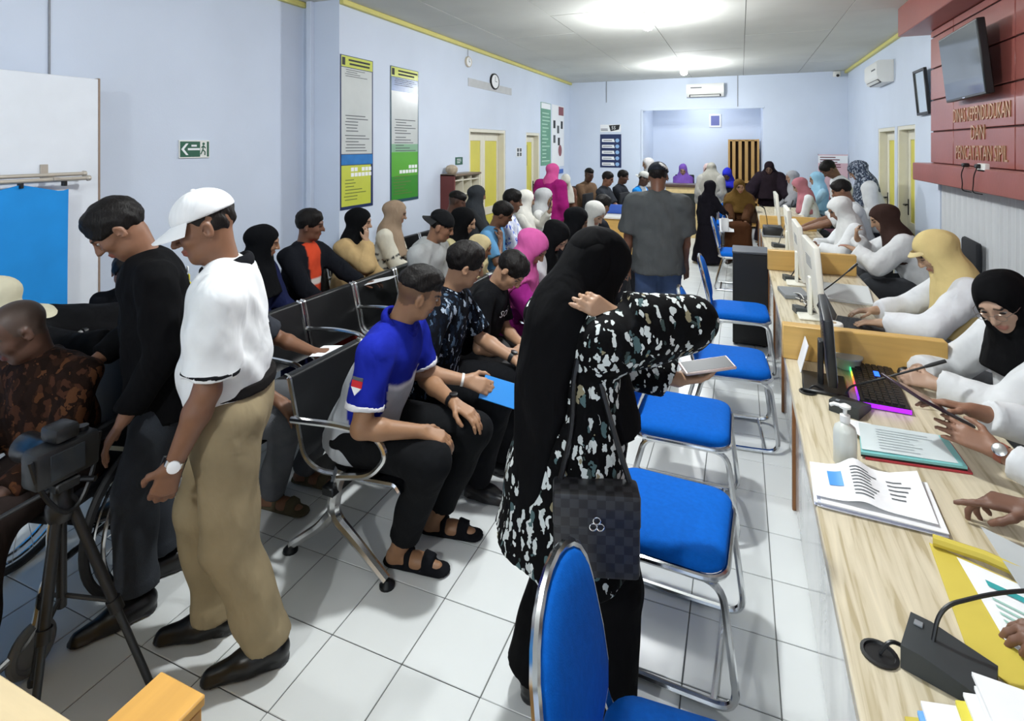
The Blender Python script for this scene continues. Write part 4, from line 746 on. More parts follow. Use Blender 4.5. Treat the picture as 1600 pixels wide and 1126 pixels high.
def add_hand(F, W, d, n, right, curl, sc, spread=.12, flexk=None):
    """palm, four jointed fingers of unequal length and a thumb"""
    d = nrm(d); n = nrm(n - d * (n @ d)); t = np.cross(d, n) if right else np.cross(n, d)
    cu = curl if hasattr(curl, '__len__') else [curl] * 4
    for i, (off, ln, kn) in enumerate(((.027, .92, .086), (.009, 1.0, .092), (-.009, .95, .088), (-.026, .76, .080))):
        K = W + d * kn * sc + t * off * sc; F.cap(W + t * off * .55 * sc + d * .004, K, .0145 * sc, .0115 * sc, k=.012, flat=n, q=1.0)
        p = K; ang = 0.0
        for j, sl in enumerate((.041, .026, .021)):
            ang += cu[i] * (.8, 1.0, .7)[j]; di = nrm(d * math.cos(ang) + n * math.sin(ang) + t * spread * off * 18 * math.cos(ang))
            q = p + di * sl * ln * sc; F.cap(p, q, (.0095, .0085, .0078)[j] * sc, (.0085, .0078, .0068)[j] * sc, k=.005); p = q
    p = W + d * .022 * sc + t * .026 * sc; F.cap(W + d * .01 + t * .01, p, .016 * sc, .015 * sc, k=.012)
    cm = float(np.mean(cu))
    for di, sl, r in ((nrm(d * .75 + t * .75 + n * .25), .038, .0118), (nrm(d * .95 + t * (.45 - .35 * cm) + n * (.2 + .5 * cm)), .030, .0102), (nrm(d * (1 - .2 * cm) + t * (.15 - .4 * cm) + n * (.2 + .5 * cm)), .024, .009)):
        q = p + di * sl * sc; F.cap(p, q, r * sc, r * .9 * sc, k=.008); p = q
SKIN = None
def cam_dist(x, y): return math.hypot(x, y)
PH = [0.0]
def person(label, x, y, face, h=1.60, pose='sit', seat=.44, lean=4, side=0, twist=0, head=(0, 0), headroll=0, skin='7c573f', female=False, z0=0.0,
           armR=None, armL=None, handR=None, handL=None, feet=None, knees=None, top=None, bottom=None, shoes='1a1a1a', hair='short', haircol='100d0c',
           hijab=None, cap=None, build=1.0, belly=0.0, fine=None, group=None, extra=None, bare_leg=False, sandals=False, brow=True, glasses=False, wl=False):
    """one person; local frame: +y the way the body faces, +x its right hand"""
    E = empty('person', (x, y, z0), math.radians(face - 90), label, 'person', group)
    D = cam_dist(x, y); fine = fine or 1.0
    vs_ = min(max(D * .0025, .0056), .016) * fine; vc = min(max(D * .0034, .0085), .022) * fine
    PH[0] += 1.7; u = h / 1.65; bw = build; T = top or {}; Bt = bottom or {}
    shw = (.155 if female else .178) * u * bw ** .5; hw = .085 * u
    zc = V(0, 0, 1.)
    if pose == 'stand': P = V(0, 0, .52 * h)
    else: P = V(0, 0, seat + .095 * u)
    up = rotz(0) @ roty(side) @ rotx(-lean) @ zc; fw = rotx(-lean) @ V(0, 1, 0); fw = roty(side) @ fw
    Rt = rotz(twist); rt = nrm(np.cross(fw, up)); rt = nrm(Rt @ rt); fwc = nrm(np.cross(up, rt))
    chest = P + up * .205 * u; neckb = P + up * .475 * u + fwc * -.005; shc = P + up * .425 * u
    # neck follows lean then comes back toward upright
    hup = nrm(up * .55 + zc * .45 + V(0, .12, 0) + fwc * .12)
    Rh = np.column_stack([rt, nrm(np.cross(hup, rt)), hup]); Rh = Rh @ rotz(head[0]) @ rotx(head[1]) @ roty(headroll)
    hs = (.228 / .23) * (h / 1.65) ** .35
    if h < 1.35: hs *= .97
    Hc = neckb + nrm(up * .5 + zc * .5 + fwc * .35) * .085 * u + Rh @ V(0, .012, .105) * hs * .9
    def toL(q): return rotz(90 - face) @ (V(*q[:3]) - V(x, y, z0))
    def hp(a, b, c): return Hc + Rh @ (V(a, b, c) * hs)
    # shoulders, arms
    l1, l2 = .275 * u, .235 * u; A = {}
    for sgn, arm, hd_ in ((1, armR, handR), (-1, armL, handL)):
        S = shc + rt * shw * sgn
        if arm is None:
            Wt = S + V(.06 * sgn, .03, -.5 * u) if pose == 'stand' else P + V(.10 * sgn, .36 * u, .06); hint = V(.35 * sgn, -1, -.2)
        else:
            Wt = toL(arm[0]) if len(arm) > 2 else V(*arm[0]); hint = V(*arm[1]) if len(arm) > 1 and arm[1] is not None else V(.5 * sgn, -.7, -.5)
        El, Wr = ik(S, Wt, l1, l2, hint); hd_ = hd_ or {}
        dd = nrm(V(*hd_['d'])) if 'd' in hd_ else nrm(nrm(Wr - El) + V(0, .15, -.1))
        nn = V(*hd_['n']) if 'n' in hd_ else (V(0, 0, -1) if pose == 'sit' or arm is not None else V(-sgn, 0, 0))
        A[sgn] = (S, El, Wr, dd, nn, hd_.get('curl', .35), hd_.get('spread', .12))
    # legs
    Lg = {}
    if wl:
        knees = [toL(q) for q in knees] if knees else None; feet = [np.concatenate([toL(q)[:2], [q[2]], (rotz(90 - face) @ V(q[3], q[4], 0))[:2] if len(q) > 3 else []]) for q in feet] if feet else None
    for i, sgn in enumerate((1, -1)):
        Hj = P + rt * hw * sgn * (1 if pose == 'stand' else 1.0)
        if pose == 'stand':
            ft = V(*feet[i]) if feet else V(.09 * sgn, .0, 0); An = V(ft[0], ft[1], .085 * u + ft[2]); Kn, An = ik(Hj, An, .245 * h, .235 * h, V(.05 * sgn, 1, 0))
        else:
            Kn = V(*knees[i]) if knees else V(.11 * sgn, .42 * u, seat + .075); ft = V(*feet[i]) if feet else V(.12 * sgn, .46 * u, 0); An = V(ft[0], ft[1], .085 * u + ft[2])
        td = nrm(V(*((ft[3], ft[4], 0) if len(ft) > 3 else (.15 * sgn, 1, 0))))
        Lg[sgn] = (Hj, Kn, An, td)
    # ---------------- body (skin): one continuous surface
    F = Field()
    F.ell(hp(0, -.010, .030), (.074 * hs, .094 * hs, .084 * hs), Rh, k=.02)
    F.ell(hp(0, .020, -.030), (.058 * hs, .068 * hs, .082 * hs), Rh, k=.03)
    F.ell(hp(0, .064, -.090), (.026 * hs, .022 * hs, .022 * hs), Rh, k=.03)
    for sg in (1, -1):
        F.ell(hp(.040 * sg, .058, -.018), (.021 * hs,) * 3, Rh, k=.025)
        F.ell(hp(.034 * sg, .035, -.072), (.022 * hs, .030 * hs, .022 * hs), Rh, k=.03)
    F.cap(hp(-.03, .082, .030), hp(.03, .082, .030), .0115 * hs, k=.016)
    for sg in (1, -1): F.ell(hp(.031 * sg, .100, .010), (.017 * hs, .014 * hs, .0105 * hs), Rh, k=.014, op='s')
    F.cap(hp(0, .092, .016), hp(0, .110, -.020), .0075 * hs, .0118 * hs, k=.010)
    for sg in (1, -1): F.ell(hp(.012 * sg, .098, -.024), (.009 * hs, .010 * hs, .007 * hs), Rh, k=.007)
    F.ell(hp(0, .089, -.050), (.023 * hs, .011 * hs, .0065 * hs), Rh, k=.006); F.ell(hp(0, .087, -.062), (.020 * hs, .011 * hs, .0065 * hs), Rh, k=.006)
    if not hijab:
        for sg in (1, -1):
            F.ell(hp(.079 * sg, -.006, -.006), (.009 * hs, .019 * hs, .031 * hs), Rh @ rotz(-18 * sg), k=.008)
            F.ell(hp(.086 * sg, -.002, -.004), (.006 * hs, .010 * hs, .016 * hs), Rh, k=.005, op='s')
    F.cap(neckb - up * .06, hp(0, -.018, -.055), .056 * u * bw ** .3, .049 * u, k=.03)
    F.cap(P, shc - up * .03, .09 * u, .10 * u, k=.04, flat=fwc, q=.7); F.cap(shc - rt * shw * .8, shc + rt * shw * .8, .040 * u, k=.04)
    for sgn, (S, El, Wr, dd, nn, cu, spd) in A.items():
        F.cap(S, El, .044 * u * bw, .037 * u * bw, k=.02); F.cap(El, El + (Wr - El) * .3, .038 * u * bw, .040 * u * bw, k=.015); F.cap(El + (Wr - El) * .3, Wr, .039 * u * bw, .0255 * u, k=.015)
        add_hand(F, Wr, dd, nn, sgn > 0, cu, u * (.92 if female else 1.0), spd)
    for sgn, (Hj, Kn, An, td) in (Lg.items() if (sandals or bare_leg or not shoes) else ()):
        F.cap(Hj, Kn, .066 * u, .050 * u, k=.03); F.cap(Kn, Kn + (An - Kn) * .3, .050 * u, .052 * u, k=.02); F.cap(Kn + (An - Kn) * .3, An, .051 * u, .034 * u, k=.02)
        he = An + V(0, 0, -.055 * u) - td * .03; F.cap(he, he + td * .12 * u, .030 * u, .032 * u, k=.02); F.cap(he + td * .1 * u, he + td * .19 * u + V(0, 0, -.008), .034 * u, .022 * u, k=.02, flat=(0, 0, 1), q=.75)
        F.cap(An, he, .034 * u, .032 * u, k=.02)
    lip = np.array(srgb(skin)) * V(.80, .55, .55) + V(.05, .012, .014)
    def face_col(v):
        c = np.tile(np.array(srgb(skin)), (len(v), 1)); q = (v - Hc) @ Rh / hs; f_ = q[:, 1] > .05
        c[f_ & (np.abs(q[:, 0]) < .024) & (np.abs(q[:, 2] + .056) < .0105)] = lip
        if brow:
            ax = np.abs(q[:, 0]); c[f_ & (np.abs(ax - .034) < .020) & (np.abs(q[:, 2] - .031 - .2 * (.034 - ax)) < .0042)] = srgb(haircol)
        if D > 3.2: c[f_ & (np.abs(np.abs(q[:, 0]) - .031) < .015) & (np.abs(q[:, 2] - .010) < .005)] = (.012, .009, .008)
        if hair in ('short', 'fade', 'bald'):
            s_ = {'short': .0, 'fade': .55, 'bald': .55}[hair]
            m = (q[:, 2] > -.055 + .0 * q[:, 1]) & (q[:, 1] < .028) & (np.abs(q[:, 0]) < .0765) & (q[:, 2] - .9 * q[:, 1] > -.012)
            if s_ and not hijab: c[m] = c[m] * (1 - s_) + np.array(srgb(haircol)) * s_
        return c
    body = F.obj('body', vs_, SKIN, E, face_col)
    if D <= 3.2 or fine < .9:
        for sg in (1, -1):
            ob = MB(); e1 = hp(.031 * sg, .0755, .0095); fwv = Rh @ V(.1 * sg, 1, 0)
            ob.lathe([(.0118 * math.cos(a), .0118 * math.sin(a)) for a in np.linspace(-1.4, .62, 8)], 12, e1, fwv); ob.cm = 1
            ob.lathe([(.0092, .0078), (.0060, .0103), (.002, .0120)], 10, e1, fwv)
            uz = Rh @ V(0, 0, 1); ux = Rh @ V(1, 0, 0); ob.v = [tuple(V(*p) - uz * ((V(*p) - e1) @ uz) * .48 + ux * ((V(*p) - e1) @ ux) * .18) for p in ob.v]
            ob.build('eye', [mat('eye_white', 'a8a098', .4), mat('eye_iris', '140c08', .5)], E)
    # ---------------- shirt / robe
    ease = T.get('ease', .012); wr = T.get('wr', .0045); slv = T.get('sleeve', .75); tcol = T.get('col', '808080'); tm = T.get('mat') or CLOTH
    F = Field(); F.wr = wr; F.ph = PH[0]; F.wf = T.get('wf', 34.)
    F.cap(shc - rt * shw * .72 + up * .004, shc + rt * shw * .72 + up * .004, .052 * u * bw + ease * .5, k=.05)
    F.cap(P + up * .20 * u + fwc * .008, P + up * .36 * u + fwc * .005, (.150 if not female else .138) * u * bw + ease, (.155 if not female else .14) * u * bw + ease, k=.05, flat=fwc, q=.70)
    if female: F.ell(P + up * .29 * u + fwc * .060 * u, (.115 * u * bw, .052 * u * bw, .07 * u), np.column_stack([rt, fwc, up]), k=.06)
    hem = T.get('hem', .10)
    F.cap(P + up * (.02 if hem > 0 else .13) * u, P + up * .20 * u, (.155 if hem > 0 else .136) * u * bw + ease, .140 * u * bw + ease, k=.06, flat=fwc, q=.78)
    if belly: F.ell(P + up * .12 * u + fwc * .06 * u, (.14 * u * bw, .06 + belly, .13 * u), np.column_stack([rt, fwc, up]), k=.06)
    if pose == 'stand':
        if hem > 0: F.cap(P + up * .08 * u, P - up * hem * u, .158 * u * bw + ease, (.182 + T.get('flare', 0)) * u * bw + ease, k=.03, flat=fwc, q=.86, cutb=True)
    elif hem > 0:
        F.cap(P + up * .02, P - up * .06 * u, .155 * u * bw + ease, .160 * u * bw + ease, k=.03, flat=fwc, q=.86, cutb=True)
        if hem > .1:
            for sgn in (1, -1): Hj, Kn = Lg[sgn][:2]; F.cap(Hj, Hj + (Kn - Hj) * min(hem * 1.6, .8), .092 * u * bw, .088 * u * bw, k=.06, cutb=True)
    F.cap(shc + up * .01, neckb - up * .012, .075 * u * bw, .056 * u, k=.03, cutb=True)
    if T.get('collar'):
        for sgn in (1, -1): F.cap(neckb - fwc * .045 + up * .012, neckb + fwc * .055 + rt * .018 * sgn - up * .03, .016, .014, k=.02); F.cap(neckb - fwc * .03 + rt * .045 * sgn + up * .0, neckb + fwc * .055 + rt * .02 * sgn - up * .035, .014, k=.02)
    if T.get('hood'):
        F.cap(neckb - fwc * .06 + up * .01, neckb - fwc * .10 - up * .06, .05, .055, k=.03, flat=fwc, q=.8)
        for sgn in (1, -1): F.cap(neckb - fwc * .05 + rt * .05 * sgn, neckb + fwc * .06 + rt * .035 * sgn - up * .05, .03, .022, k=.03)
    er = T.get('sr', .0)
    for sgn, (S, El, Wr, dd, nn, cu, spd) in A.items():
        r0, r1, r2 = (.058 * u * bw + ease * .6 + er, .050 * u * bw + ease * .6 + er, .036 * u + ease * .6 + er)
        if slv <= 1: F.cap(S, S + (El - S) * slv, r0, r0 + (r1 - r0) * slv + .006, k=.03, cutb=True)
        else:
            F.cap(S, El, r0, r1, k=.03); t = slv - 1; F.cap(El, El + (Wr - El) * t, r1, r1 + (r2 - r1) * t, k=.02, cutb=True)
    loc_ = dict(P=P, up=up, rt=rt, fw=fwc, shc=shc, neckb=neckb, A=A, Lg=Lg, Hc=Hc, Rh=Rh, hs=hs, u=u, hp=hp, E=E, bw=bw)
    tc = (lambda v: T['paint'](v, loc_)) if 'paint' in T else tcol
    if not T.get('none'): F.obj(T.get('name', 'shirt'), vc, tm, E, tc)
    if T.get('cuff'):
        t0, t1, cc_ = T['cuff']
        for sgn in (1, -1):
            S, El = A[sgn][:2]; r0, r1 = (.058 * u * bw + ease * .6 + er, .050 * u * bw + ease * .6 + er + .006); G_ = Field(); G_.wr = wr; G_.ph = PH[0]; G_.wf = T.get('wf', 34.)
            G_.cap(S + (El - S) * t0, S + (El - S) * t1, r0 + (r1 - r0) * t0 + .0035, r0 + (r1 - r0) * t1 + .0035, k=.004, cuta=True, cutb=True); G_.obj('sleeve_band', vc * .8, CLOTH, E, cc_)
    if T.get('ringcollar'):
        G_ = Field(); cN = neckb + up * .024 + fwc * .006
        for lay, (cc_, dz, dr) in enumerate(T['ringcollar']):
            G_ = Field(); pts_ = [cN + up * (dz - .022 * math.cos(t)) + (rt * math.cos(t + math.pi / 2) * (.073 + dr) + fwc * math.sin(t + math.pi / 2) * (.075 + dr)) * u for t in np.linspace(.18, 2 * math.pi - .18, 15)]
            for a_, b_ in zip(pts_[:-1], pts_[1:]): G_.cap(a_, b_, .021, k=.006, flat=nrm((a_ + b_) / 2 - cN), q=.42)
            if lay == 0:
                for e_, sg in ((pts_[0], 1), (pts_[-1], -1)): G_.cap(e_, e_ - up * .055 + rt * .018 * (1 if (e_ - cN) @ rt > 0 else -1) + fwc * .012, .019, .012, k=.012, flat=fwc, q=.5)
            G_.obj('collar', .006, CLOTH, E, cc_)
    # ---------------- trousers / skirt
    bcol = Bt.get('col', '202024'); bm_ = Bt.get('mat') or CLOTH; kind = Bt.get('kind', 'trousers'); be = Bt.get('ease', .012)
    F = Field(); F.wr = Bt.get('wr', .004); F.ph = PH[0] + 2; F.wf = 26.
    if kind in ('trousers', 'shorts'):
        F.ell(P + V(0, 0, .0), (.158 * u * bw, .118 * u * bw, .12 * u), np.column_stack([rt, fwc, up]), k=.05)
        F.cap(P, P + up * .12 * u, .150 * u * bw, .148 * u * bw + be * .3, k=.03, flat=fwc, q=.84, cutb=True)
        for sgn, (Hj, Kn, An, td) in Lg.items():
            ln = Bt.get('len', 1.0)
            if kind == 'shorts': F.cap(Hj, Hj + (Kn - Hj) * ln, .090 * u * bw + be, .075 * u * bw + be + .012, k=.03, cutb=True); continue
            F.cap(Hj, Kn, .085 * u * bw + be, .064 * u * bw + be, k=.03)
            e_ = Kn + (An - Kn) * ln; F.cap(Kn, e_, .064 * u * bw + be, .052 * u * bw ** .5 + be + Bt.get('flare', 0), k=.02, cutb=True)
            if Bt.get('cuff'): F.cap(e_ - nrm(An - Kn) * .05, e_, .058 * u + be, .060 * u + be, k=.006, cuta=True, cutb=True)
    else:
        bot = Bt.get('bot', .06); fl = Bt.get('flare', .22)
        if pose == 'stand':
            F.cap(P + up * .12, P, .14 * u * bw, .165 * u * bw, k=.05, flat=fwc, q=.85); F.cap(P, V(P[0], P[1], bot), .165 * u * bw, fl, k=.05, flat=fwc, q=.85, cutb=True)
        else:
            F.ell(P, (.165 * u * bw, .13 * u * bw, .12 * u), np.column_stack([rt, fwc, up]), k=.05)
            Kc = (Lg[1][1] + Lg[-1][1]) / 2; Ac = (Lg[1][2] + Lg[-1][2]) / 2
            for sgn, (Hj, Kn, An, td) in Lg.items(): F.cap(Hj, Kn, .092 * u * bw, .080 * u, k=.07); F.cap(Kn, V(An[0], An[1], bot), .080 * u, .10, k=.06, cutb=True)
            F.cap(P + V(0, .1, 0), Kc, .085 * u, .075 * u, k=.08); F.cap(Kc, V(Ac[0], Ac[1], bot), .085, .13, k=.08, flat=(0, 1, 0), q=.8, cutb=True)
    if not Bt.get('none'): F.obj(Bt.get('name', kind), vc, bm_, E, (lambda v: Bt['paint'](v, loc_)) if 'paint' in Bt else bcol)
    if Bt.get('belt'):
        F = Field(); c0 = P + up * .085 * u; F.cap(c0, c0 + up * .038, .164 * u * bw, .162 * u * bw, k=.004, flat=fwc, q=.87, cuta=True, cutb=True); F.obj('belt', vc * .8, CLOTH, E, Bt['belt'])
        MB().box((-.022, -.004, -.017), (.022, .004, .017), .002, R=np.column_stack([rt, fwc, up])).build('buckle', mat('chrome', 'd8d8d8', .18, 1.0), E, c0 + up * .019 + fwc * (.164 * u * bw * .87 + .003))
    # ---------------- shoes
    if shoes:
        for sgn, (Hj, Kn, An, td) in Lg.items():
            he = An + V(0, 0, -.050 * u) - td * .030; g0 = An[2] - .085 * u; F = Field()
            if sandals:
                F.cap(V(he[0], he[1], g0 + .013) - td * .01, V(*(he + td * .20 * u)[:2], g0 + .013), .040 * u, .046 * u, k=.01, flat=(0, 0, 1), q=.34)
                F.cap(he + td * .13 * u + V(0, 0, .0), he + td * .175 * u + V(0, 0, -.006), .041 * u, .037 * u, k=.01, cuta=True, cutb=True); F.cap(he + td * .055 * u, he + td * .08 * u + V(0, 0, .002), .041 * u, .041 * u, k=.01, cuta=True, cutb=True)
            else:
                F.cap(he + V(0, 0, .01), he + td * .10 * u, .041 * u, .039 * u, k=.02); F.cap(he + td * .09 * u + V(0, 0, -.006), he + td * .205 * u + V(0, 0, -.014), .042 * u, .026 * u, k=.03)
                F.cap(V(he[0], he[1], g0 + .012), V(*(he + td * .20 * u)[:2], g0 + .012), .042 * u, .038 * u, k=.008, flat=(0, 0, 1), q=.3)
            F.half(V(0, 0, g0), (0, 0, -1)); F.obj('sandal' if sandals else 'shoe', min(vc, .011), LEATHER if not sandals else CLOTH, E, shoes)
    # ---------------- head wear
    if hijab:
        F = Field(); F.wr = .003; F.ph = PH[0]; F.wf = 30.
        hl = hijab.get('len', .26) * u; full = hijab.get('full', 1.0); th = .013
        F.ell(hp(0, -.012, .028), ((.074 + th) * hs, (.094 + th) * hs, (.084 + th) * hs), Rh, k=.02)
        F.ell(hp(0, .012, -.040), ((.066 + th) * hs, (.064 + th) * hs, (.092 + th) * hs), Rh, k=.03)
        if hijab.get('bun', 1): F.ell(hp(0, -.085, .012), (.052, .05, .052), Rh, k=.05)
        F.cap(hp(0, .0, -.075), neckb + up * .0, .078 * hs, .085 * u, k=.05)
        mid = neckb - up * .06 + fwc * .02
        F.cap(neckb + up * .02, mid, .08 * u, (.125 * u + .02) * full, k=.06, flat=fwc, q=.78)
        F.cap(mid, neckb - up * (hl) + fwc * (.05 + .02 * (hl > .2)), (.135 * u + .02) * full, (.15 * u + hl * .18) * full, k=.05, flat=fwc, q=.74, cutb=True)
        if hijab.get('cape'):
            for sgn, (S, El, Wr, dd, nn, cu, spd) in A.items(): F.cap(S, S + (El - S) * hijab['cape'], .085 * u, .10 * u, k=.07, cutb=True)
        if not hijab.get('back'):
            F.ell(hp(0, .112, -.012), (.056 * hs, .080 * hs, .080 * hs), Rh, k=.010, op='s')
        o = F.obj('hijab', min(vc, vs_ * 1.35), hijab.get('mat') or CLOTH, E, (lambda v: hijab['paint'](v, loc_)) if 'paint' in hijab else hijab['col'])
        if hijab.get('visor'):
            vb = MB()
            def vis(a, b):
                an = math.radians(-58 + 116 * a); r0 = .092 + b * .028 * math.cos(an) ** .7; return hp(math.sin(an) * .070 * (1 + b * .05), math.cos(an) * r0 + .004, .070 - .030 * (1 - math.cos(an)) - b * .012)
            vb.grid(vis, 14, 3, .006, Rh @ V(0, 0, 1)); vb.build('hijab_brim', mat('brim_' + hijab['visor'], hijab['visor'], .85), E)
    elif hair in ('short', 'fade'):
        F = Field(); F.wr = .0035; F.wf = 95.; F.ph = PH[0]
        hv = (.014 if hair == 'short' else .010) if not cap else .005
        F.ell(hp(0, -.012, .036), ((.074 + hv * (.55 if hair == 'short' else .2)) * hs, (.094 + hv * .8) * hs, (.084 + hv * .9) * hs), Rh, k=.02)
        if cap: pass
        elif hair == 'short': F.ell(hp(.008, .028, .090), (.050 * hs, .042 * hs, .026 * hs), Rh, k=.03)
        else: F.ell(hp(0, .036, .092), (.046 * hs, .042 * hs, .022 * hs), Rh, k=.03)
        F.ell(hp(0, .105, -.012), (.068 * hs, .072 * hs, .072 * hs), Rh, k=.012, op='s')
        lowz = -.045 if hair == 'short' else .028
        F.half(hp(0, -.08, lowz), Rh @ V(0, .42 if hair == 'short' else .15, -1)); 
        for sg in (1, -1): F.ell(hp(.088 * sg, .035, -.045), (.03 * hs, .055 * hs, .055 * hs), Rh, k=.01, op='s')
        F.obj('hair', min(vs_ * 1.1, .014), HAIR, E, haircol)
    if cap:
        F = Field(); bk = -1 if cap.get('back') else 1; Rc = Rh @ rotx(cap.get('tilt', 0))
        F.ell(hp(0, -.010, .046), (.088 * hs, .106 * hs, .090 * hs), Rc, k=.02); F.half(hp(0, 0, .040), Rc @ V(0, 0, -1))
        F.obj('cap', min(vs_ * 1.2, .014), cap.get('mat') or CLOTH, E, (lambda v: cap['paint'](v, loc_)) if 'paint' in cap else cap['col'])
        bb = MB()
        def brim(a, b):
            an = math.radians(-62 + 124 * a); r0 = .098 + b * .075 * math.cos(an) ** .6
            return hp(math.sin(an) * .088 * (1 + b * .12), bk * (math.cos(an) * r0 - .006), .045 - b * .028 - .012 * abs(math.sin(an)) * b)
        bb.grid(brim, 14, 5, .004, Rc @ V(0, 0, 1)); ob = bb.build('brim', mat('brim_' + cap['col'], cap['col'], .8), E)
        MB().lathe([(.009, 0), (.008, .005), (.002, .008)], 10, hp(0, -.010, .133), Rc @ V(0, 0, 1)).build('cap_button', mat('brim_' + cap['col'], cap['col'], .8), E)
    if glasses:
        gb = MB(); gm = mat('spectacle_frame', '8a8078', .3, .8)
        for sg in (1, -1):
            gb.tube(arc(hp(.032 * sg, .108, .006), .021, 0, 340, 14, Rh @ V(1, 0, 0), Rh @ V(0, 0, .72)), .0011, 5, closed=True); gb.tube([hp(.053 * sg, .106, .010), hp(.076 * sg, .07, .012), hp(.080 * sg, .0, .008)], .0012, 5)
        gb.tube([hp(-.011, .109, .010), hp(0, .113, .013), hp(.011, .109, .010)], .0012, 5); gb.build('spectacles', gm, E)
    if extra: extra(loc_)
    return E, loc_
# ------------------------------------------------------------------ cloth materials and the people
def print_cloth(name, base, cols, scale, thr, sq=(1, 1, 1), warp=.35, rough=.85, layers=3):
    """leaf and petal shapes: stretched cells in several directions over a plain ground"""
    m = bpy.data.materials.new(name); m.use_nodes = True; nt = m.node_tree; b = nt.nodes['Principled BSDF']; N = nt.nodes.new; L = nt.links.new; b.inputs['Roughness'].default_value = rough; b.inputs['Specular IOR Level'].default_value = .12
    tc = N('ShaderNodeTexCoord'); nz = N('ShaderNodeTexNoise'); nz.inputs['Scale'].default_value = scale * 1.3; L(tc.outputs['Object'], nz.inputs['Vector'])
    va = N('ShaderNodeVectorMath'); va.operation = 'MULTIPLY_ADD'; va.inputs[1].default_value = (warp / scale * 2.0,) * 3; L(nz.outputs['Color'], va.inputs[0]); L(tc.outputs['Object'], va.inputs[2])
    prev = None
    for k in range(layers):
        mp = N('ShaderNodeMapping'); mp.inputs['Rotation'].default_value = (.5 + 1.1 * k, .9 * k + .3, 1.3 * k); mp.inputs['Location'].default_value = (.31 * k, .17 * k, .7 * k); mp.inputs['Scale'].default_value = (1.0, 1.25, .50); L(va.outputs[0], mp.inputs[0])
        vo = N('ShaderNodeTexVoronoi'); vo.inputs['Scale'].default_value = scale * (1, 1.25, .9)[k % 3]; L(mp.outputs[0], vo.inputs['Vector'])
        lt = N('ShaderNodeMath'); lt.operation = 'LESS_THAN'; lt.inputs[1].default_value = thr; L(vo.outputs['Distance'], lt.inputs[0])
        sep = N('ShaderNodeSeparateColor'); L(vo.outputs['Color'], sep.inputs[0]); rp = N('ShaderNodeValToRGB'); rp.color_ramp.interpolation = 'CONSTANT'; e = rp.color_ramp.elements
        for i, c in enumerate(cols):
            x = e[i] if i < 2 else e.new(.5); x.position = i / len(cols); x.color = (*srgb(c), 1)
        L(sep.outputs[0], rp.inputs[0]); mx = N('ShaderNodeMix'); mx.data_type = 'RGBA'; L(lt.outputs[0], mx.inputs[0])
        if prev is None: mx.inputs[6].default_value = (*srgb(base), 1)
        else: L(prev, mx.inputs[6])
        L(rp.outputs[0], mx.inputs[7]); prev = mx.outputs[2]
    L(prev, b.inputs['Base Color']); return m
def folds(m, scale=11.0, strength=.48, dist=.035):
    """soft cloth folds as relief"""
    nt = m.node_tree; b = nt.nodes['Principled BSDF']; N = nt.nodes.new; L = nt.links.new; tc = N('ShaderNodeTexCoord'); mp = N('ShaderNodeMapping'); mp.inputs['Scale'].default_value = (1, 1, .55); mp.inputs['Rotation'].default_value = (.4, .3, 0); L(tc.outputs['Object'], mp.inputs[0])
    nz = N('ShaderNodeTexNoise'); nz.inputs['Scale'].default_value = scale; nz.inputs['Detail'].default_value = 2.5; nz.inputs['Distortion'].default_value = .4; L(mp.outputs[0], nz.inputs['Vector'])
    bp = N('ShaderNodeBump'); bp.inputs['Strength'].default_value = strength; bp.inputs['Distance'].default_value = dist; L(nz.outputs[0], bp.inputs['Height']); L(bp.outputs[0], b.inputs['Normal']); return m
SKIN = mat('skin', 'ffffff', .48, attr=True, noise=.08, nscale=26, spec=.4); CLOTH = folds(mat('cloth', 'ffffff', .9, attr=True, noise=.10, nscale=10, spec=.10)); HAIR = mat('hair', 'ffffff', .55, attr=True, bump=.5, bscale=120, stretch=(1, 1, .25), spec=.18); LEATHER = mat('leather', 'ffffff', .32, attr=True, noise=.1)
FLORAL = folds(print_cloth('floral_print', '050506', ['8a8268', '0a0b0d', '4e6466', 'b8bebc', '08090b', 'd2d6d4', '0b0c0f', 'c8cecc', '0a0b0e', '748280', '0b0c0e', '9a8c6c', '3c4846', 'aab0ae'], 29, .285, warp=.5, layers=4))
NAVYBATIK = folds(print_cloth('navy_batik_print', '080b12', ['a2b0c0', '0e1624', '4a5e74', '0c111a', 'b8c4ce', '182434', '6c8298'], 36, .40, warp=.5))
BLUEBATIK = print_cloth('blue_batik_print', 'c8cde0', ['3d58b8', 'dfe2ea', '6a7fd0', 'e6e8f0'], 24, .36); GREYDOT = print_cloth('spotted_hijab', '3c4454', ['7a8494', '2c3442', 'a4aab4'], 50, .36); BROWNBATIK = folds(print_cloth('brown_batik_print', '1e110b', ['40261a', '180d08', '52331f', '2c1a10'], 26, .42, warp=.6))
DENIM = mat('dark_denim', '2b3038', .9, noise=.3, nscale=8, bump=.2, bscale=300); JEANS = mat('faded_jeans', '3a4f74', .9, noise=.5, nscale=4.5, bump=.2, bscale=300); GREYJ = mat('grey_denim', '54565a', .9, noise=.3, nscale=8, bump=.2, bscale=300)
STRIPE = None
def on_arm(v, L, sg, t0, t1, rad=.11):
    S, El = L['A'][sg][:2]; d = El - S; t = ((v - S) @ d) / (d @ d); w = v - S - np.outer(np.clip(t, 0, 1), d); return (t >= t0) & (t < t1) & (np.sqrt((w * w).sum(1)) < rad)
def on_fore(v, L, sg, t0, t1, rad=.09):
    S, El = L['A'][sg][1:3]; d = El - S; t = ((v - S) @ d) / (d @ d); w = v - S - np.outer(np.clip(t, 0, 1), d); return (t >= t0) & (t < t1) & (np.sqrt((w * w).sum(1)) < rad)
def lz(v, L): return (v - L['P']) @ L['up'] / L['u']
def lx(v, L): return (v - L['P']) @ L['rt'] / L['u']
def ly(v, L): return (v - L['P']) @ L['fw'] / L['u']
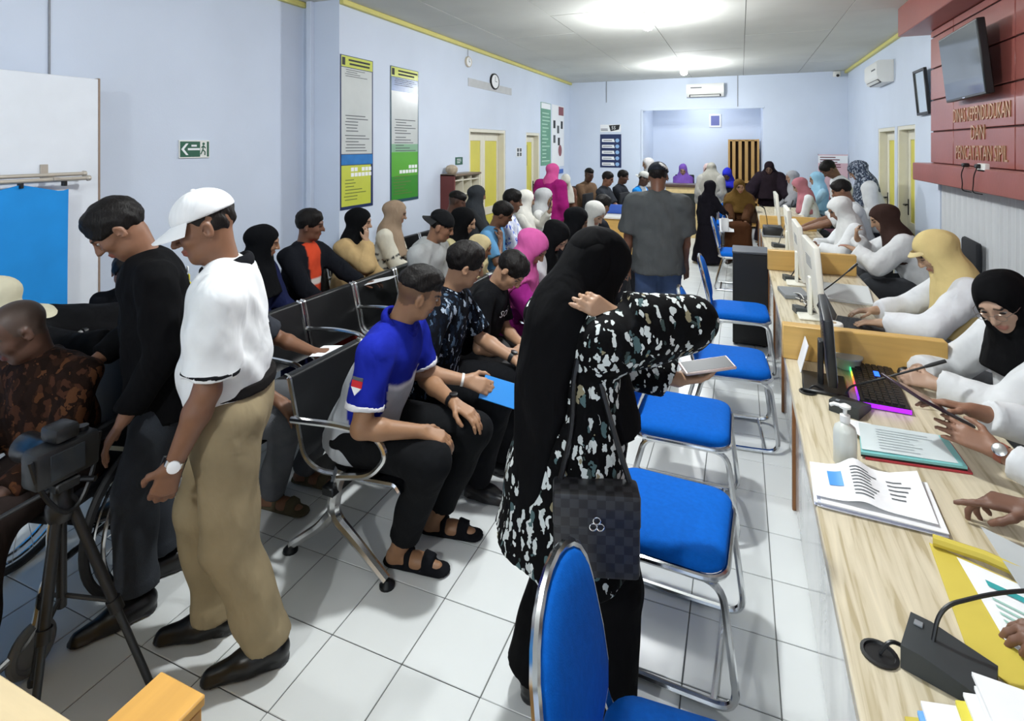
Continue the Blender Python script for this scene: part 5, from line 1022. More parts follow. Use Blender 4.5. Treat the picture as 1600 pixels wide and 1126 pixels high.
def fill(v, c): return np.tile(np.array(srgb(c)), (len(v), 1))
def held(L, sg, name, label, cat, off=(.07, 0, .025)):
    """an Empty at the palm: x across, y along the fingers, z out of the palm's back"""
    S, El, Wr, dd, nn = L['A'][sg][:5]; dd = nrm(dd); nn = nrm(nn - dd * (nn @ dd)); t = nrm(np.cross(dd, -nn)); p = Wr + dd * off[0] + t * off[1] + nn * off[2]
    M = Matrix(np.column_stack([t, dd, -nn]).tolist()).to_4x4(); M.translation = Vector(p); E = L['E']; B = Matrix.Translation(E.location) @ Matrix.Rotation(E.rotation_euler.z, 4, 'Z')
    o = bpy.data.objects.new(name, None); ROOT.objects.link(o); W = B @ M; o.location = W.to_translation(); o.rotation_mode = 'QUATERNION'; o.rotation_quaternion = W.to_quaternion(); return tag(o, label, cat)
def local_thing(L, name, label, cat, p):
    E = L['E']; o = empty(name, (0, 0, 0), 0, label, cat); W = Matrix.Translation(E.location) @ Matrix.Rotation(E.rotation_euler.z, 4, 'Z') @ Matrix.Translation(Vector(p)); o.location = W.to_translation(); o.rotation_euler = W.to_euler(); return o
def phone(L, sg, label, off=(.075, 0, .03), w=.07, h=.14, lit=False):
    o = held(L, sg, 'phone', label, 'phone', off); MB().box((-w / 2, -h / 2, -.004), (w / 2, h / 2, .004), .003).build('phone_body', BLACKP, o); MB().box((-w / 2 + .004, -h / 2 + .006, .004), (w / 2 - .004, h / 2 - .006, .0046)).build('screen', mat('phone_screen', '20242a', .1), o); return o
def paper_in(L, sg, label, off=(.12, 0, .02), w=.16, h=.22, m=None, name='paper_sheet', cat='paper'):
    o = held(L, sg, name, label, cat, off); sheet([(-w / 2, -h / 2), (w / 2, -h / 2), (w / 2, h / 2), (-w / 2, h / 2)], 0, .006, 5, 8, .002).build('sheet', m or PAPER, o); return o
def wrist_band(L, sg, name, m, t=.93, r=.031, w=.02, dial=None):
    S, El, Wr = L['A'][sg][:3]; d = nrm(Wr - El); c = El + (Wr - El) * t; MB().tube([c - d * w / 2, c + d * w / 2], r * L['u'], 18, cap=False).build(name, m, L['E'])
    if dial:
        n = -nrm(L['A'][sg][4]); n = nrm(n - d * (n @ d)); MB().lathe([(.019, 0), (.019, .006), (.015, .008)], 16, c + n * r * L['u'] * .95, n).build('watch_dial', dial, L['E'])
H = dict
GR1 = 'people on the front row bench'; GR2 = 'people on the middle row bench'; GR3 = 'people on the rear row bench'; GO = 'officers behind the counter'; GB = 'people at the back of the room'
# --- front row
def blend(c, col, sd, w=.007):
    t = np.clip(sd / w * .5 + .5, 0, 1)[:, None]; return c * (1 - t) + np.array(srgb(col)) * t
def polo_paint(v, L):
    z = lz(v, L); y = ly(v, L); ln = .325 - .25 * np.maximum(y, -.05); c = fill(v, 'a9adb2'); c = blend(c, 'd8d8dc', np.minimum(z - ln + .02, y + .02)); c = blend(c, '1a2694', z - ln)
    m = np.zeros(len(v))
    for sg in (1, -1):
        k = on_arm(v, L, sg, .1, 1.2, .13) & (np.abs(lx(v, L)) > .13); c[k] = srgb('1a2694')
    return c
e, L = person('young man in a royal blue and grey polo shirt on the front bench', -1.56, 2.02, 10, h=1.70, lean=20, head=(34, -4), skin='946e51', hair='fade', seat=.43, armR=((-1.20, 1.93, .625), (.5, -.8, -.3), 'w'), armL=((-1.18, 2.17, .64), (-.6, -.6, -.3), 'w'),
    handR=H(d=(-.35, .8, -.35), n=(-.3, .1, -1), curl=.5), handL=H(d=(.3, .9, -.25), n=(0, -.2, -1), curl=.4), knees=[(-1.15, 1.92, .52), (-1.10, 2.20, .52)], feet=[(-1.34, 1.99, 0, 1, .15), (-1.30, 2.22, 0, 1, .2)], wl=True, top=H(paint=polo_paint, sleeve=.74, sr=.006, hem=.09, cuff=(.655, .745, 'dcdce0'), ringcollar=[('161f86', 0, 0)]), bottom=H(col='131416', len=.88), shoes='15161a', sandals=True, group=GR1, build=1.03)
phone(L, 1, 'white card phone in the right hand of the man in the polo', (.085, .0, .02), .05, .09).children[0].data.materials[0] = WHITEP; wrist_band(L, -1, 'wrist_watch', BLACKP, .93, .031, .022, BLACKP)
S, El = L['A'][1][:2]; d = nrm(El - S); rt_ = nrm(V(.9, -.25, .1) - d * (V(.9, -.25, .1) @ d)); fw_ = nrm(np.cross(d, rt_)); c0 = S + (El - S) * .42 + rt_ * .072
for nm, pl, m_ in (('badge_top', [(-.026, .022), (.026, .022), (.026, .034), (-.026, .034)], INK), ('badge_red', [(-.026, -.004), (.026, -.004), (.026, .021), (-.026, .021)], mat('flag_red', 'c8202c', .7)), ('badge_white', [(-.026, -.004), (0, -.034), (.026, -.004)], WPRINT)):
    bm_ = MB(); bm_.prism(pl, c0, fw_, -d, rt_ * .004); bm_.build(nm, m_, L['E'])
e, L = person('young man in a dark blue batik print shirt holding a blue folder', -1.55, 2.56, 12, h=1.68, lean=14, head=(26, -4), skin='a27d62', hair='short', seat=.43, armR=((-1.22, 2.36, .66), (.5, -.8, -.4), 'w'), armL=((-1.12, 2.74, .64), (-.5, -.7, -.3), 'w'), handR=H(d=(.0, .9, -.2), n=(-.8, 0, -.6), curl=.55), handL=H(d=(.1, .9, -.45), n=(0, -.3, -1), curl=.35),
    knees=[(-1.12, 2.52, .52), (-1.08, 2.76, .52)], feet=[(-1.24, 2.52, 0, 1, 0), (-1.2, 2.76, 0, 1, .1)], wl=True, top=H(mat=NAVYBATIK, sleeve=.85, ringcollar=[('0c1018', 0, 0)], hem=.12, sr=.008), bottom=H(col='121316'), shoes='16161a', group=GR1)
wrist_band(L, 1, 'white_bracelet', WHITEP, .93, .030, .012); wrist_band(L, -1, 'wrist_watch', BLACKP, .93, .031, .022, BLACKP)
o = held(L, 1, 'blue_folder', 'bright blue plastic folder held out by the man in batik', 'folder', (.16, .0, .02)); MB().box((-.055, -.08, -.004), (.055, .17, .004), .002).build('folder_sheet', BLUEP, o); MB().box((-.055, .13, .004), (.055, .17, .0052)).build('flap', mat('blue_flap', '2f9ae6', .4), o)
def tee_print(L):
    o = text_obj('shirt_lettering', 'SOLO', .062, WPRINT, (0, 0, 0), np.eye(3), None, 0.0); P0 = L['P'] + L['up'] * .335 * L['u']; E = L['E']; q = 1.0
    me = o.data; xs = [v.co.x for v in me.vertices]; cx = (max(xs) + min(xs)) / 2
    for v in me.vertices:
        a = v.co.x - cx; p = P0 + L['rt'] * (-a) * 1.0 + L['up'] * v.co.y; k = .135 * L['u']; p = p + L['fw'] * (math.sqrt(max(k * k - a * a * .8, 0)) * .93 + .014); v.co = Vector(p)
    o.parent = E; o.matrix_basis = Matrix.Identity(4)
e, L = person('boy in a black printed tee and grey shorts looking at his phone', -1.52, 3.02, 8, h=1.50, lean=18, head=(-6, -30), skin='a27d62', hair='short', seat=.43, armR=((-1.20, 2.92, .60), (.6, -.6, -.3), 'w'), armL=((-1.19, 3.04, .60), (-.6, -.6, -.3), 'w'), handR=H(d=(-.5, .8, .1), n=(-.3, -.4, -.8), curl=.6), handL=H(d=(.5, .8, .1), n=(.3, -.4, -.8), curl=.6),
    knees=[(-1.12, 2.93, .50), (-1.10, 3.22, .50)], feet=[(-1.24, 2.95, 0, 1, 0), (-1.2, 3.25, 0, 1, .2)], wl=True, top=H(col='101114', sleeve=.8, hem=.09), bottom=H(kind='shorts', col='4c4b4c', len=1.02), shoes='3a3430', sandals=True, bare_leg=True, group=GR1, extra=tee_print); phone(L, 1, 'phone in the hands of the boy in the black tee', (.07, .03, .035))
MAG = '8c2476'
e, L = person('woman in a magenta dress and pink hijab on the front bench', -1.52, 3.50, 6, h=1.58, lean=14, head=(-4, -22), female=True, skin='946c51', seat=.43, armR=((-1.06, 3.44, .62), (.6, -.6, -.4), 'w'), armL=((-1.18, 3.62, .66), (-.6, -.6, -.4), 'w'), handR=H(d=(.1, .95, -.2), n=(0, -.1, -1), curl=.3),
    top=H(col=MAG, sleeve=1.9, ease=.018, sr=.012, name='dress'), bottom=H(kind='skirt', col='7e1f68'), hijab=H(col='b8558f', len=.25, full=1.06, cape=.3), shoes='2a2226', group=GR1, build=1.05)
o = local_thing(L, 'handbag', 'small black handbag on the lap of the woman in magenta', 'bag', (-.06, .24, .60)); MB().box((-.12, -.035, 0), (.12, .035, .15), .02).build('bag_body', mat('black_leather', '141416', .35), o); MB().box((-.122, -.037, .09), (.122, .037, .155), .018).build('flap', mat('black_leather', '141416', .35), o); MB().tube(fillet([(-.11, 0, .14), (-.10, -.10, .35), (0, -.16, .46), (.10, -.10, .35), (.11, 0, .14)], .08), .006, 6).build('strap', mat('black_leather', '141416', .35), o)
phone(L, -1, 'black phone in the hand of the woman in magenta', (.085, 0, .02))
e, L = person('woman in a white blouse and black hijab bent over her phone', -1.54, 4.06, 4, h=1.58, lean=14, head=(-6, -30), female=True, skin='a2816a', seat=.43, top=H(col='dadcde', sleeve=1.6, hem=.12, sr=.012), bottom=H(col='17181c'), hijab=H(col='0c0d0f', len=.2), shoes='1a1a1c', group=GR1, armR=((-1.20, 4.0, .66), (.6, -.6, -.4), 'w'), armL=((-1.2, 4.12, .66), (-.6, -.6, -.4), 'w')); phone(L, 1, 'phone of the woman in the white blouse')
person('woman in a black hijab on the front row past the white blouse', -1.52, 4.78, 4, h=1.55, lean=10, head=(10, -12), female=True, top=H(col='1a1b20', sleeve=1.9), bottom=H(col='17181c', kind='skirt'), hijab=H(col='101114'), group=GR1)
person('woman in an off white hijab on the front row, looking down to the right', -1.50, 5.35, 0, h=1.58, lean=10, head=(-20, -22), female=True, skin='a2816a', top=H(col='c8c8c6', sleeve=1.9), bottom=H(col='2a2a2e', kind='skirt'), hijab=H(col='c4c3be', len=.25), group=GR1)
person('dark haired boy at the far end of the front row', -1.50, 5.92, 40, h=1.55, lean=6, head=(20, -10), top=H(col='22242a', sleeve=.8), bottom=H(col='202228'), group=GR1)
# --- middle row
e, L = person('man in grey jeans on the middle bench, hidden behind the white cap', -2.36, 1.88, 10, h=1.62, lean=8, head=(10, -10), skin='7c5741', armR=((-1.98, 1.95, .60), (.6, -.6, -.3), 'w'), handR=H(d=(0, .8, -.6), n=(0, -.5, -.8), curl=.25, spread=.3), armL=((-2.08, 2.28, .70), (-.6, -.6, -.4), 'w'), handL=H(d=(.0, 1, .1), n=(0, 0, -1), curl=.5), top=H(col='3a3d44', sleeve=.8), bottom=H(mat=GREYJ, col='505050'), shoes='57503f', sandals=True, knees=[(-1.96, 1.98, .50), (-1.93, 2.26, .50)], feet=[(-2.14, 2.06, 0, 1, .1), (-2.14, 2.28, 0, 1, .1)], wl=True, group=GR2)
paper_in(L, -1, 'white booklet in a hand beside the man in the white cap', (.12, 0, .0), .14, .20)
e, L = person('man in a light grey hoodie with a black cap worn backwards', -2.40, 3.78, 2, h=1.66, lean=16, head=(18, -4), skin='8a654e', top=H(col='a3a6a6', sleeve=1.92, hood=1, ease=.02, sr=.012), bottom=H(col='1b1c20'), cap=H(col='141517', back=1, tilt=-8), hair='short', group=GR2)
e, L = person('woman in a black hijab and cream jacket on the middle bench', -2.40, 4.26, 6, h=1.58, lean=12, head=(8, -4), female=True, skin='ac8a71', top=H(col='d8cfa0', sleeve=1.9), bottom=H(col='202126', kind='skirt'), hijab=H(col='0d0e10', len=.2), group=GR2)
person('man in a light blue shirt resting his chin on his hand', -2.32, 4.80, 6, h=1.62, lean=16, head=(14, -6), skin='6d4c3a', top=H(col='5f93bd', sleeve=.85, hem=.1), bottom=H(col='23252c'), armR=((.12, .24, .90), (.4, .5, -.8)), handR=H(d=(-.35, -.1, .9), n=(-.3, -.9, 0), curl=.8), group=GR2)
person('man in a white and blue batik shirt looking right', -2.34, 5.40, 10, h=1.70, lean=4, head=(12, 0), skin='704f3d', top=H(mat=BLUEBATIK, sleeve=1.7), bottom=H(col='1f2126'), group=GR2)
e, L = person('woman in a long off white hijab holding up a phone', -2.36, 5.95, 20, h=1.60, lean=0, head=(10, -5), female=True, skin='a2816a', top=H(col='cfcdc4', sleeve=1.9), bottom=H(col='33343a', kind='skirt'), hijab=H(col='d6d4cc', len=.4, full=1.1), armL=((-.10, .34, 1.02), (-.5, -.3, -.8)), handL=H(d=(0, .3, 1), n=(0, -1, .2), curl=.4), group=GR2); phone(L, -1, 'phone held up by the woman in the long off white hijab', (.08, 0, .02))
person('woman in a pale grey hijab at the far end of the middle bench', -2.3, 6.35, 20, h=1.60, lean=2, head=(-8, -10), female=True, top=H(col='d0d0ce', sleeve=1.9), bottom=H(col='33343a', kind='skirt'), hijab=H(col='a9aaac', len=.25), group=GR2)
person('little child in a cream hood between the hooded man and the magenta hijab', -2.05, 4.08, 6, h=1.12, lean=4, seat=.44, head=(0, -8), female=True, top=H(col='c8b68a', sleeve=1.8), bottom=H(col='6a604a'), hijab=H(col='c6b78c', len=.12), knees=[(.07, .30, .50), (-.07, .30, .50)], feet=[(.07, .32, .22), (-.07, .32, .22)], group=GR2)
# --- rear row along the wall
person('woman in navy clothes and a black hijab on the rear bench', -3.13, 2.80, 14, h=1.55, lean=6, head=(26, -4), female=True, skin='977259', top=H(col='1c2244', sleeve=1.9, sr=.01), bottom=H(col='1c2040', kind='skirt'), hijab=H(col='0c0d10', len=.24), group=GR3)
def jacket_paint(v, L):
    c = fill(v, '14161c'); z = lz(v, L); x = np.abs(lx(v, L)); y = ly(v, L); m = (y > .05) & (x < .055 + .05 * (z - .1)) & (z > .02); c[m] = srgb('c2452a'); c[m & (np.abs(z - .235) < .022)] = srgb('d8d2cc'); return c
e, L = person('man in a dark jacket over an orange shirt holding papers', -3.13, 3.28, 6, h=1.66, lean=4, head=(26, 2), skin='6d4a39', top=H(paint=jacket_paint, sleeve=1.85, ease=.02, collar=1), bottom=H(col='8c2f28'), group=GR3, armL=((-2.68, 3.48, .72), (-.6, -.5, -.3), 'w'), handL=H(d=(-.1, 1, .25), n=(0, 0, -1), curl=.5)); paper_in(L, -1, 'folded white papers held up by the man in the dark jacket', (.14, 0, .0), .14, .22)
person('woman in a beige sweater and black hijab with a hand at her cheek', -3.13, 3.84, 12, h=1.56, lean=6, head=(16, 0), female=True, skin='a6846d', top=H(col='b59a6e', sleeve=1.9, ease=.022, sr=.016, wr=.006), bottom=H(col='2c2c30', kind='skirt'), hijab=H(col='0b0c0e', len=.14), armR=((.07, .20, .98), (.6, .3, -.8)), handR=H(d=(-.2, .05, 1), n=(-.3, -1, 0), curl=.5), group=GR3)
def stripe_paint(v, L):
    c = fill(v, 'd2cdbd'); z = lz(v, L); m = (np.abs(lx(v, L)) < .17) & (np.abs((z * 18) % 1 - .5) < .17) & (z < .26); c[m] = srgb('24242a')
    for sg in (1, -1):
        for t in (.72, ): c[on_arm(v, L, sg, t, t + .06, .1)] = srgb('24242a')
    return c
e, L = person('woman in a striped cream sweater and taupe hijab by the tall posters', -3.13, 4.36, 20, h=1.60, lean=6, head=(10, -4), female=True, skin='a6846d', top=H(paint=stripe_paint, sleeve=1.9, ease=.016, sr=.01), bottom=H(col='18191d', kind='skirt'), hijab=H(col='9a8570', len=.26), group=GR3)
person('man with short dark hair on the rear bench by the pigeonhole rack', -3.05, 5.35, 6, h=1.66, lean=10, head=(14, -6), skin='5f4133', top=H(col='2a2c30', sleeve=.8), bottom=H(col='202228'), hair='fade', group=GR3)
person('woman in a long charcoal hijab in front of the yellow double door', -3.05, 6.05, 20, h=1.66, lean=2, head=(20, 0), female=True, top=H(col='2c2e30', sleeve=1.9), bottom=H(col='2c2e30', kind='skirt'), hijab=H(col='33363a', len=.42, full=1.1), group=GR3)
# --- standing and wheelchair group at the left
e, L = person('man in a white cap, white polo and khaki trousers standing at the left', -1.67, 1.42, 222, h=1.66, pose='stand', lean=1, head=(8, -8), skin='78543f', hair='short', haircol='1a1614', belly=.03, build=1.06, armR=((.20, .05, .80), (.3, -1, -.1)), armL=((-.22, .13, .80), (-.3, -1, -.1)), handR=H(d=(-.6, .5, -.7), n=(-.6, -.5, 0), curl=.4), handL=H(d=(.15, .35, -1), n=(.9, .1, 0), curl=.55), feet=[(.10, .06, 0, .12, 1), (-.10, -.13, 0, -.05, 1)],
    top=H(col='dfe1e2', sleeve=.84, hem=0, ease=.016, sr=.012, wr=.006, cuff=(.77, .82, '16171a'), ringcollar=[('15161a', 0, 0)]), bottom=H(col='8d7f64', belt='1c1a1a', ease=.02, wr=.006, len=1.0, cuff=1), cap=H(col='e4e5e6'), shoes='0e0e10')
wrist_band(L, -1, 'wrist_watch', CHROME, .95, .029, .018, WPRINT); phone(L, -1, 'dark phone in the hand of the man in the white cap', (.06, 0, .03))
e, L = person('man in a black long sleeved shirt and dark jeans looking down', -2.15, 1.54, 240, h=1.65, pose='stand', lean=8, head=(-6, -28), skin='7c5742', hair='short', top=H(col='0b0b0d', sleeve=1.9, hem=.12, ease=.02), bottom=H(mat=DENIM, col='24262c', len=.93, cuff=1, ease=.016), shoes='141416', feet=[(.09, .0, 0, .1, 1), (-.10, .12, 0, -.1, 1)], armR=((.16, .24, .92), (.7, -.7, -.2)), armL=((-.19, .16, .80), (-.3, -.9, -.2)))
S_ = L['shc']; yl = mat('yellow_print', 'd8cc3a', .7)
for k in range(7): MB().box((-.012, -.003, -.013), (.012, .003, .013), .002).build('back_print', yl if k % 3 else WPRINT, L['E'], tuple(S_ - L['fw'] * .118 - L['rt'] * (-.05) - L['up'] * (.03 + .034 * k) - L['fw'] * .006 * (k < 5)))
person('boy in dark clothes standing in front of the white partition edge', -3.22, 2.06, 322, h=1.19, pose='stand', head=(0, -8), skin='7c5742', hair='short', top=H(col='111216', sleeve=.8), bottom=H(col='1c1d22'), shoes='141416')
e, L = person('old man in a brown batik shirt sitting in the wheelchair', -2.50, 1.33, 285, h=1.48, seat=.45, lean=8, head=(-25, -16), headroll=8, skin='533a2f', hair='bald', haircol='3c3834', top=H(mat=BROWNBATIK, sleeve=1.85, collar=1, hem=.1, ease=.02), bottom=H(kind='skirt', col='2c2422', bot=.18), shoes='1c1a1a', feet=[(.11, .45, .10), (-.11, .45, .10)])
e, L = person('woman in black with a cream hijab bending over behind the wheelchair', -2.86, 1.86, 236, h=1.58, pose='stand', lean=74, head=(0, 30), female=True, skin='6d4f40', top=H(col='0d0d0f', sleeve=1.9, ease=.02, hem=.16), bottom=H(col='c4bda4', ease=.03, wr=.006), hijab=H(col='c8c2aa', len=.2), shoes='1a1a1c', armL=((-2.48, 1.52, .96), (-.4, 0, -1), 'w'), armR=((-3.1, 1.75, .62), (.4, -.4, -.6), 'w'))
# --- floral woman
e, L = person('woman in a floral black shirt and long black hijab, hand on her head', -.50, 1.66, 50, h=1.56, pose='stand', lean=4, head=(0, -24), female=True, skin='a27f65', top=H(mat=FLORAL, sleeve=1.86, hem=.26, ease=.03, sr=.016, flare=.03, wr=.008, wf=22), bottom=H(col='08080a', ease=.03, flare=.03), hijab=H(col='09090b', len=.34, full=1.0, cape=.0), shoes='121214', armR=((.165, .06, 1.29), (.10, .45, -1)), handR=H(d=(-.35, -.75, .45), n=(-.8, .2, -.2), curl=[.3, .45, .6, .75]), armL=((.06, .40, 1.00), (-.6, -.3, -.8)), handL=H(d=(.45, .85, .14), n=(0, -.1, 1), curl=.3), feet=[(.10, .04, 0, .2, 1), (-.11, -.04, 0, -.2, 1)], build=1.06, fine=.92)
F = Field(); nb, up, fw, rt = L['neckb'], L['up'], L['fw'], L['rt']; F.wr = .004; F.wf = 24
Hc_, Rh_ = L['Hc'], L['Rh']; F.cap(L['hp'](0, -.05, .0), nb - fw * .05 - up * .02, .085, .105, k=.05); F.cap(nb - fw * .05 - up * .02 + rt * .01, nb - fw * .11 - up * .20 + rt * .015, .108, .105, k=.06, flat=fw, q=.6); F.cap(nb - fw * .12 - up * .15 + rt * .02, nb - fw * .15 + rt * .0 - up * .66, .095, .085, k=.05, flat=fw, q=.42, cutb=True); F.obj('hijab_tail', .009, CLOTH, L['E'], '09090b')
o = held(L, -1, 'phone', 'phone with a pale rim held flat by the woman in the floral shirt', 'phone', (.105, 0, .034)); MB().box((-.045, -.085, -.005), (.045, .085, .005), .004).build('phone_body', mat('phone_rim', 'c8b8b4', .3, .5), o); MB().box((-.039, -.078, -.0057), (.039, .078, -.005)).box((-.039, -.078, .005), (.039, .078, .0057)).build('screen', mat('phone_glass', '2a2c30', .4, spec=.2), o)
CHK = bpy.data.materials.new('checked_leather'); CHK.use_nodes = True; nt = CHK.node_tree; b_ = nt.nodes['Principled BSDF']; ck = nt.nodes.new('ShaderNodeTexChecker'); ck.inputs['Scale'].default_value = 42; ck.inputs[1].default_value = (*srgb('2c2c30'), 1); ck.inputs[2].default_value = (*srgb('17171a'), 1); tcn = nt.nodes.new('ShaderNodeTexCoord'); nt.links.new(tcn.outputs['Object'], ck.inputs[0]); nt.links.new(ck.outputs[0], b_.inputs['Base Color']); b_.inputs['Roughness'].default_value = .45
o = empty('shoulder_bag', (-.365, 1.475, .635), math.radians(18), 'black checked shoulder bag hanging at the hip of the floral woman', 'bag')
MB().box((-.115, -.04, 0), (.115, .04, .22), .012).build('bag_body', CHK, o); MB().box((-.117, -.043, .13), (.117, .043, .228), .012).build('flap', CHK, o)
em = MB()
for a in range(3): t = math.radians(90 + 120 * a); em.tube(arc((.011 * math.cos(t), -.0455, .150 + .011 * math.sin(t)), .0095, 0, 330, 11, (1, 0, 0), (0, 0, 1)), .0018, 5, closed=True)
em.build('clasp', CHROME, o); MB().tube(fillet([(-.10, .02, .21), (-.06, .045, .36), (-.06, .06, .50), (-.02, .10, .62)], .1), .008, 6).tube(fillet([(.10, .02, .21), (.05, .05, .36), (-.02, .10, .62)], .1), .008, 6).build('strap', mat('black_leather', '141416', .35), o)
# --- grey tee man and others along the aisle
e, L = person('man in a charcoal tee, jeans and dark cap walking away in the aisle', -.64, 4.72, 95, h=1.67, pose='stand', lean=0, head=(0, -4), skin='6d4a39', top=H(col='4b4e4f', sleeve=.9, hem=.13, ease=.03, sr=.02, wr=.006), bottom=H(mat=JEANS, col='3a4f74', ease=.02), cap=H(col='23262e', paint=lambda v, L: np.where((((v - L['Hc']) @ L['Rh'][:, 0] > .02) & ((v - L['Hc']) @ L['Rh'][:, 1] < -.02) & (np.abs((v - L['Hc']) @ L['Rh'][:, 2] - .085 + .5 * (((v - L['Hc']) @ L['Rh'][:, 0]) - .05)) < .012))[:, None], np.array(srgb('d8d8d6')), np.array(srgb('23262e')))), shoes='1c1c20', armR=((.22, .14, .80), (.8, -.8, 0)), armL=((-.26, .06, .78), (-.6, -.8, 0)), feet=[(.1, .08, 0), (-.1, -.06, 0)], build=1.04); wrist_band(L, -1, 'wrist_watch', CHROME, .92)
BLK_ = '15131a'
e, L = person('girl in a black robe and black hijab standing in the aisle', -.47, 8.85, 55, h=1.26, pose='stand', head=(0, -6), female=True, top=H(col=BLK_, sleeve=1.9), bottom=H(kind='skirt', col=BLK_, bot=.03, flare=.24), hijab=H(col=BLK_, len=.3), shoes='cfcfcf', armR=((.16, .26, .75), (.6, -.5, -.5)), group=GB); o = local_thing(L, 'cloth_bag', 'white cloth bag on the arm of the girl in the black robe', 'bag', (.20, .16, .50)); MB().box((-.06, -.02, 0), (.06, .02, .20), .015).build('bag_body', PAPER, o); MB().tube(arc((0, 0, .19), .045, 0, 180, 8, (1, 0, 0), (0, 0, 1.6)), .005, 6).build('handle', PAPER, o)
e, L = person('woman in a brown robe and mustard hijab sitting with a paper', -.02, 9.50, 268, h=1.54, lean=0, seat=.45, head=(16, -6), female=True, skin='97735a', top=H(col='4c3220', sleeve=1.9, sr=.02), bottom=H(kind='skirt', col='462a18', bot=.05), hijab=H(col='5c4520', len=.30, full=1.15, cape=.5), shoes='2a2018', group=GB, build=1.08); paper_in(L, 1, 'white paper on the lap of the woman in brown', (.10, .08, -.03), .2, .28)
# --- officers behind the counter
WH = 'd6d8da'
e, L = person('officer in glasses, white blouse and black hijab behind the near counter', 1.20, 2.86, 198, h=1.60, seat=.50, lean=20, head=(28, -10), female=True, skin='af8f7a', glasses=True, top=H(col=WH, sleeve=1.93, sr=.014, ease=.018, wr=.006), bottom=H(col='8a8d90'), hijab=H(col='0a0a0c', len=.14, bun=1), group=GO, build=1.08, armR=((.72, 2.93, .80), (.6, -.3, -.5), 'w'), armL=((.74, 2.76, .81), (-.8, -.3, -.4), 'w'), handR=H(d=(-.45, .8, 0), n=(-.5, -.5, -.6), curl=.75), handL=H(d=(.5, .8, .05), n=(.5, -.5, -.6), curl=.65))
L['Lg']; chair_cols = []
e, L = person('officer in white sleeves holding a dark tablet at the right edge', 1.14, 2.06, 176, h=1.60, seat=.50, lean=8, head=(0, -20), female=True, skin='8a6551', top=H(col=WH, sleeve=1.80, sr=.008), bottom=H(col='2a2c30'), hijab=H(col='2a2426', len=.2), group=GO, armR=((.72, 2.30, .90), (.6, -.3, -.6), 'w'), armL=((.72, 2.12, .86), (-.5, -.4, -.6), 'w'), handR=H(d=(.05, 1, .12), n=(-.2, -.2, -.9), curl=.28), handL=H(d=(.35, .95, .22), n=(.8, -.1, -.5), curl=.22, spread=.3))
wrist_band(L, -1, 'wrist_watch', mat('rose_leather', '8a4a3a', .5), .93, .030, .02, CHROME); tb_ = empty('tablet', (.585, 2.27, .925), math.radians(-62), 'dark tablet held by the officer at the right edge', 'tablet'); tb_.rotation_euler = (math.radians(-28), math.radians(6), math.radians(-60)); MB().box((-.085, -.12, -.005), (.085, .12, .005), .004).build('tablet_body', mat('plum_case', '2a1626', .35), tb_); MB().box((-.078, -.11, .005), (.078, .11, .0056)).build('screen', mat('tablet_screen', '251a26', .1), tb_)
e, L = person('officer whose hands reach over the papers at the lower right', 1.22, 1.50, 172, h=1.66, seat=.50, lean=12, head=(0, -20), skin='705041', top=H(col='c9cbc8', sleeve=1.1, sr=.008), bottom=H(col='2a2c30'), hair='short', group=GO, armR=((.66, 1.90, .80), (.5, -.2, -.6), 'w'), armL=((.66, 1.42, .805), (-.5, -.2, -.6), 'w'), handR=H(d=(.12, 1, -.08), n=(0, -.1, -1), curl=[.12, .6, .8, .9]), handL=H(d=(.1, 1, -.05), n=(0, -.1, -1), curl=.4))
e, L = person('officer in a cream hijab and white blouse working at a laptop', 1.22, 3.74, 178, h=1.62, seat=.51, lean=14, head=(4, -20), female=True, skin='ac8c73', top=H(col='dcdee2', sleeve=1.9, sr=.012, ease=.016, wr=.006), bottom=H(col='6a6c70'), hijab=H(col='d2bd84', len=.30, full=1.0, visor='d8c590'), group=GO, armR=((.74, 3.88, .80), (.7, -.3, -.5), 'w'), armL=((.72, 3.62, .80), (-.7, -.3, -.5), 'w'), handR=H(d=(-.1, 1, -.1), n=(0, 0, -1), curl=.4), handL=H(d=(.1, 1, -.1), n=(0, 0, -1), curl=.4))
e, L = person('officer in a dark brown hijab leaning on the counter with both elbows', 1.44, 5.50, 176, h=1.62, seat=.52, lean=28, head=(6, -2), female=True, skin='a28168', top=H(col='d4d6d8', sleeve=1.9, sr=.016, ease=.02, wr=.006), bottom=H(col='3a3c40'), hijab=H(col='3a2a26', len=.2, full=1.0), group=GO, build=1.1, armL=((.90, 5.46, .90), (-.5, .5, -.8), 'w'), armR=((.94, 5.60, .98), (.4, .5, -.8), 'w'), handR=H(d=(-.4, .1, .9), n=(0, -1, 0), curl=.7))
person('officer in a white hijab sitting next to the brown hijab officer', 1.10, 6.22, 182, h=1.56, seat=.50, lean=14, head=(0, -16), female=True, skin='805d49', top=H(col='d8dadc', sleeve=1.9, sr=.012), bottom=H(col='6a6c70'), hijab=H(col='cfd0d0', len=.25), group=GO, armR=((.68, 6.30, .80), (.6, -.3, -.5), 'w'), armL=((.70, 6.12, .80), (-.6, -.3, -.5), 'w'))
e, L = person('short haired officer in a white short sleeved shirt typing', 1.26, 7.14, 178, h=1.72, seat=.54, lean=14, head=(0, -6), skin='7c5844', hair='short', top=H(col='d6d8da', sleeve=.9, sr=.012, collar=1), bottom=H(col='2a2c30'), group=GO, armR=((.62, 7.2, .82), (.6, -.3, -.6), 'w'), armL=((.60, 7.0, .82), (-.6, -.3, -.6), 'w'))
person('man in a white shirt standing bent behind the seated officer', 1.36, 8.60, 190, h=1.68, pose='stand', lean=16, head=(0, -30), skin='5f4334', top=H(col='d2d4d6', sleeve=.9), bottom=H(col='2a2c30'), group=GO)
def spot(v, L): return fill(v, 'd2d4d8')
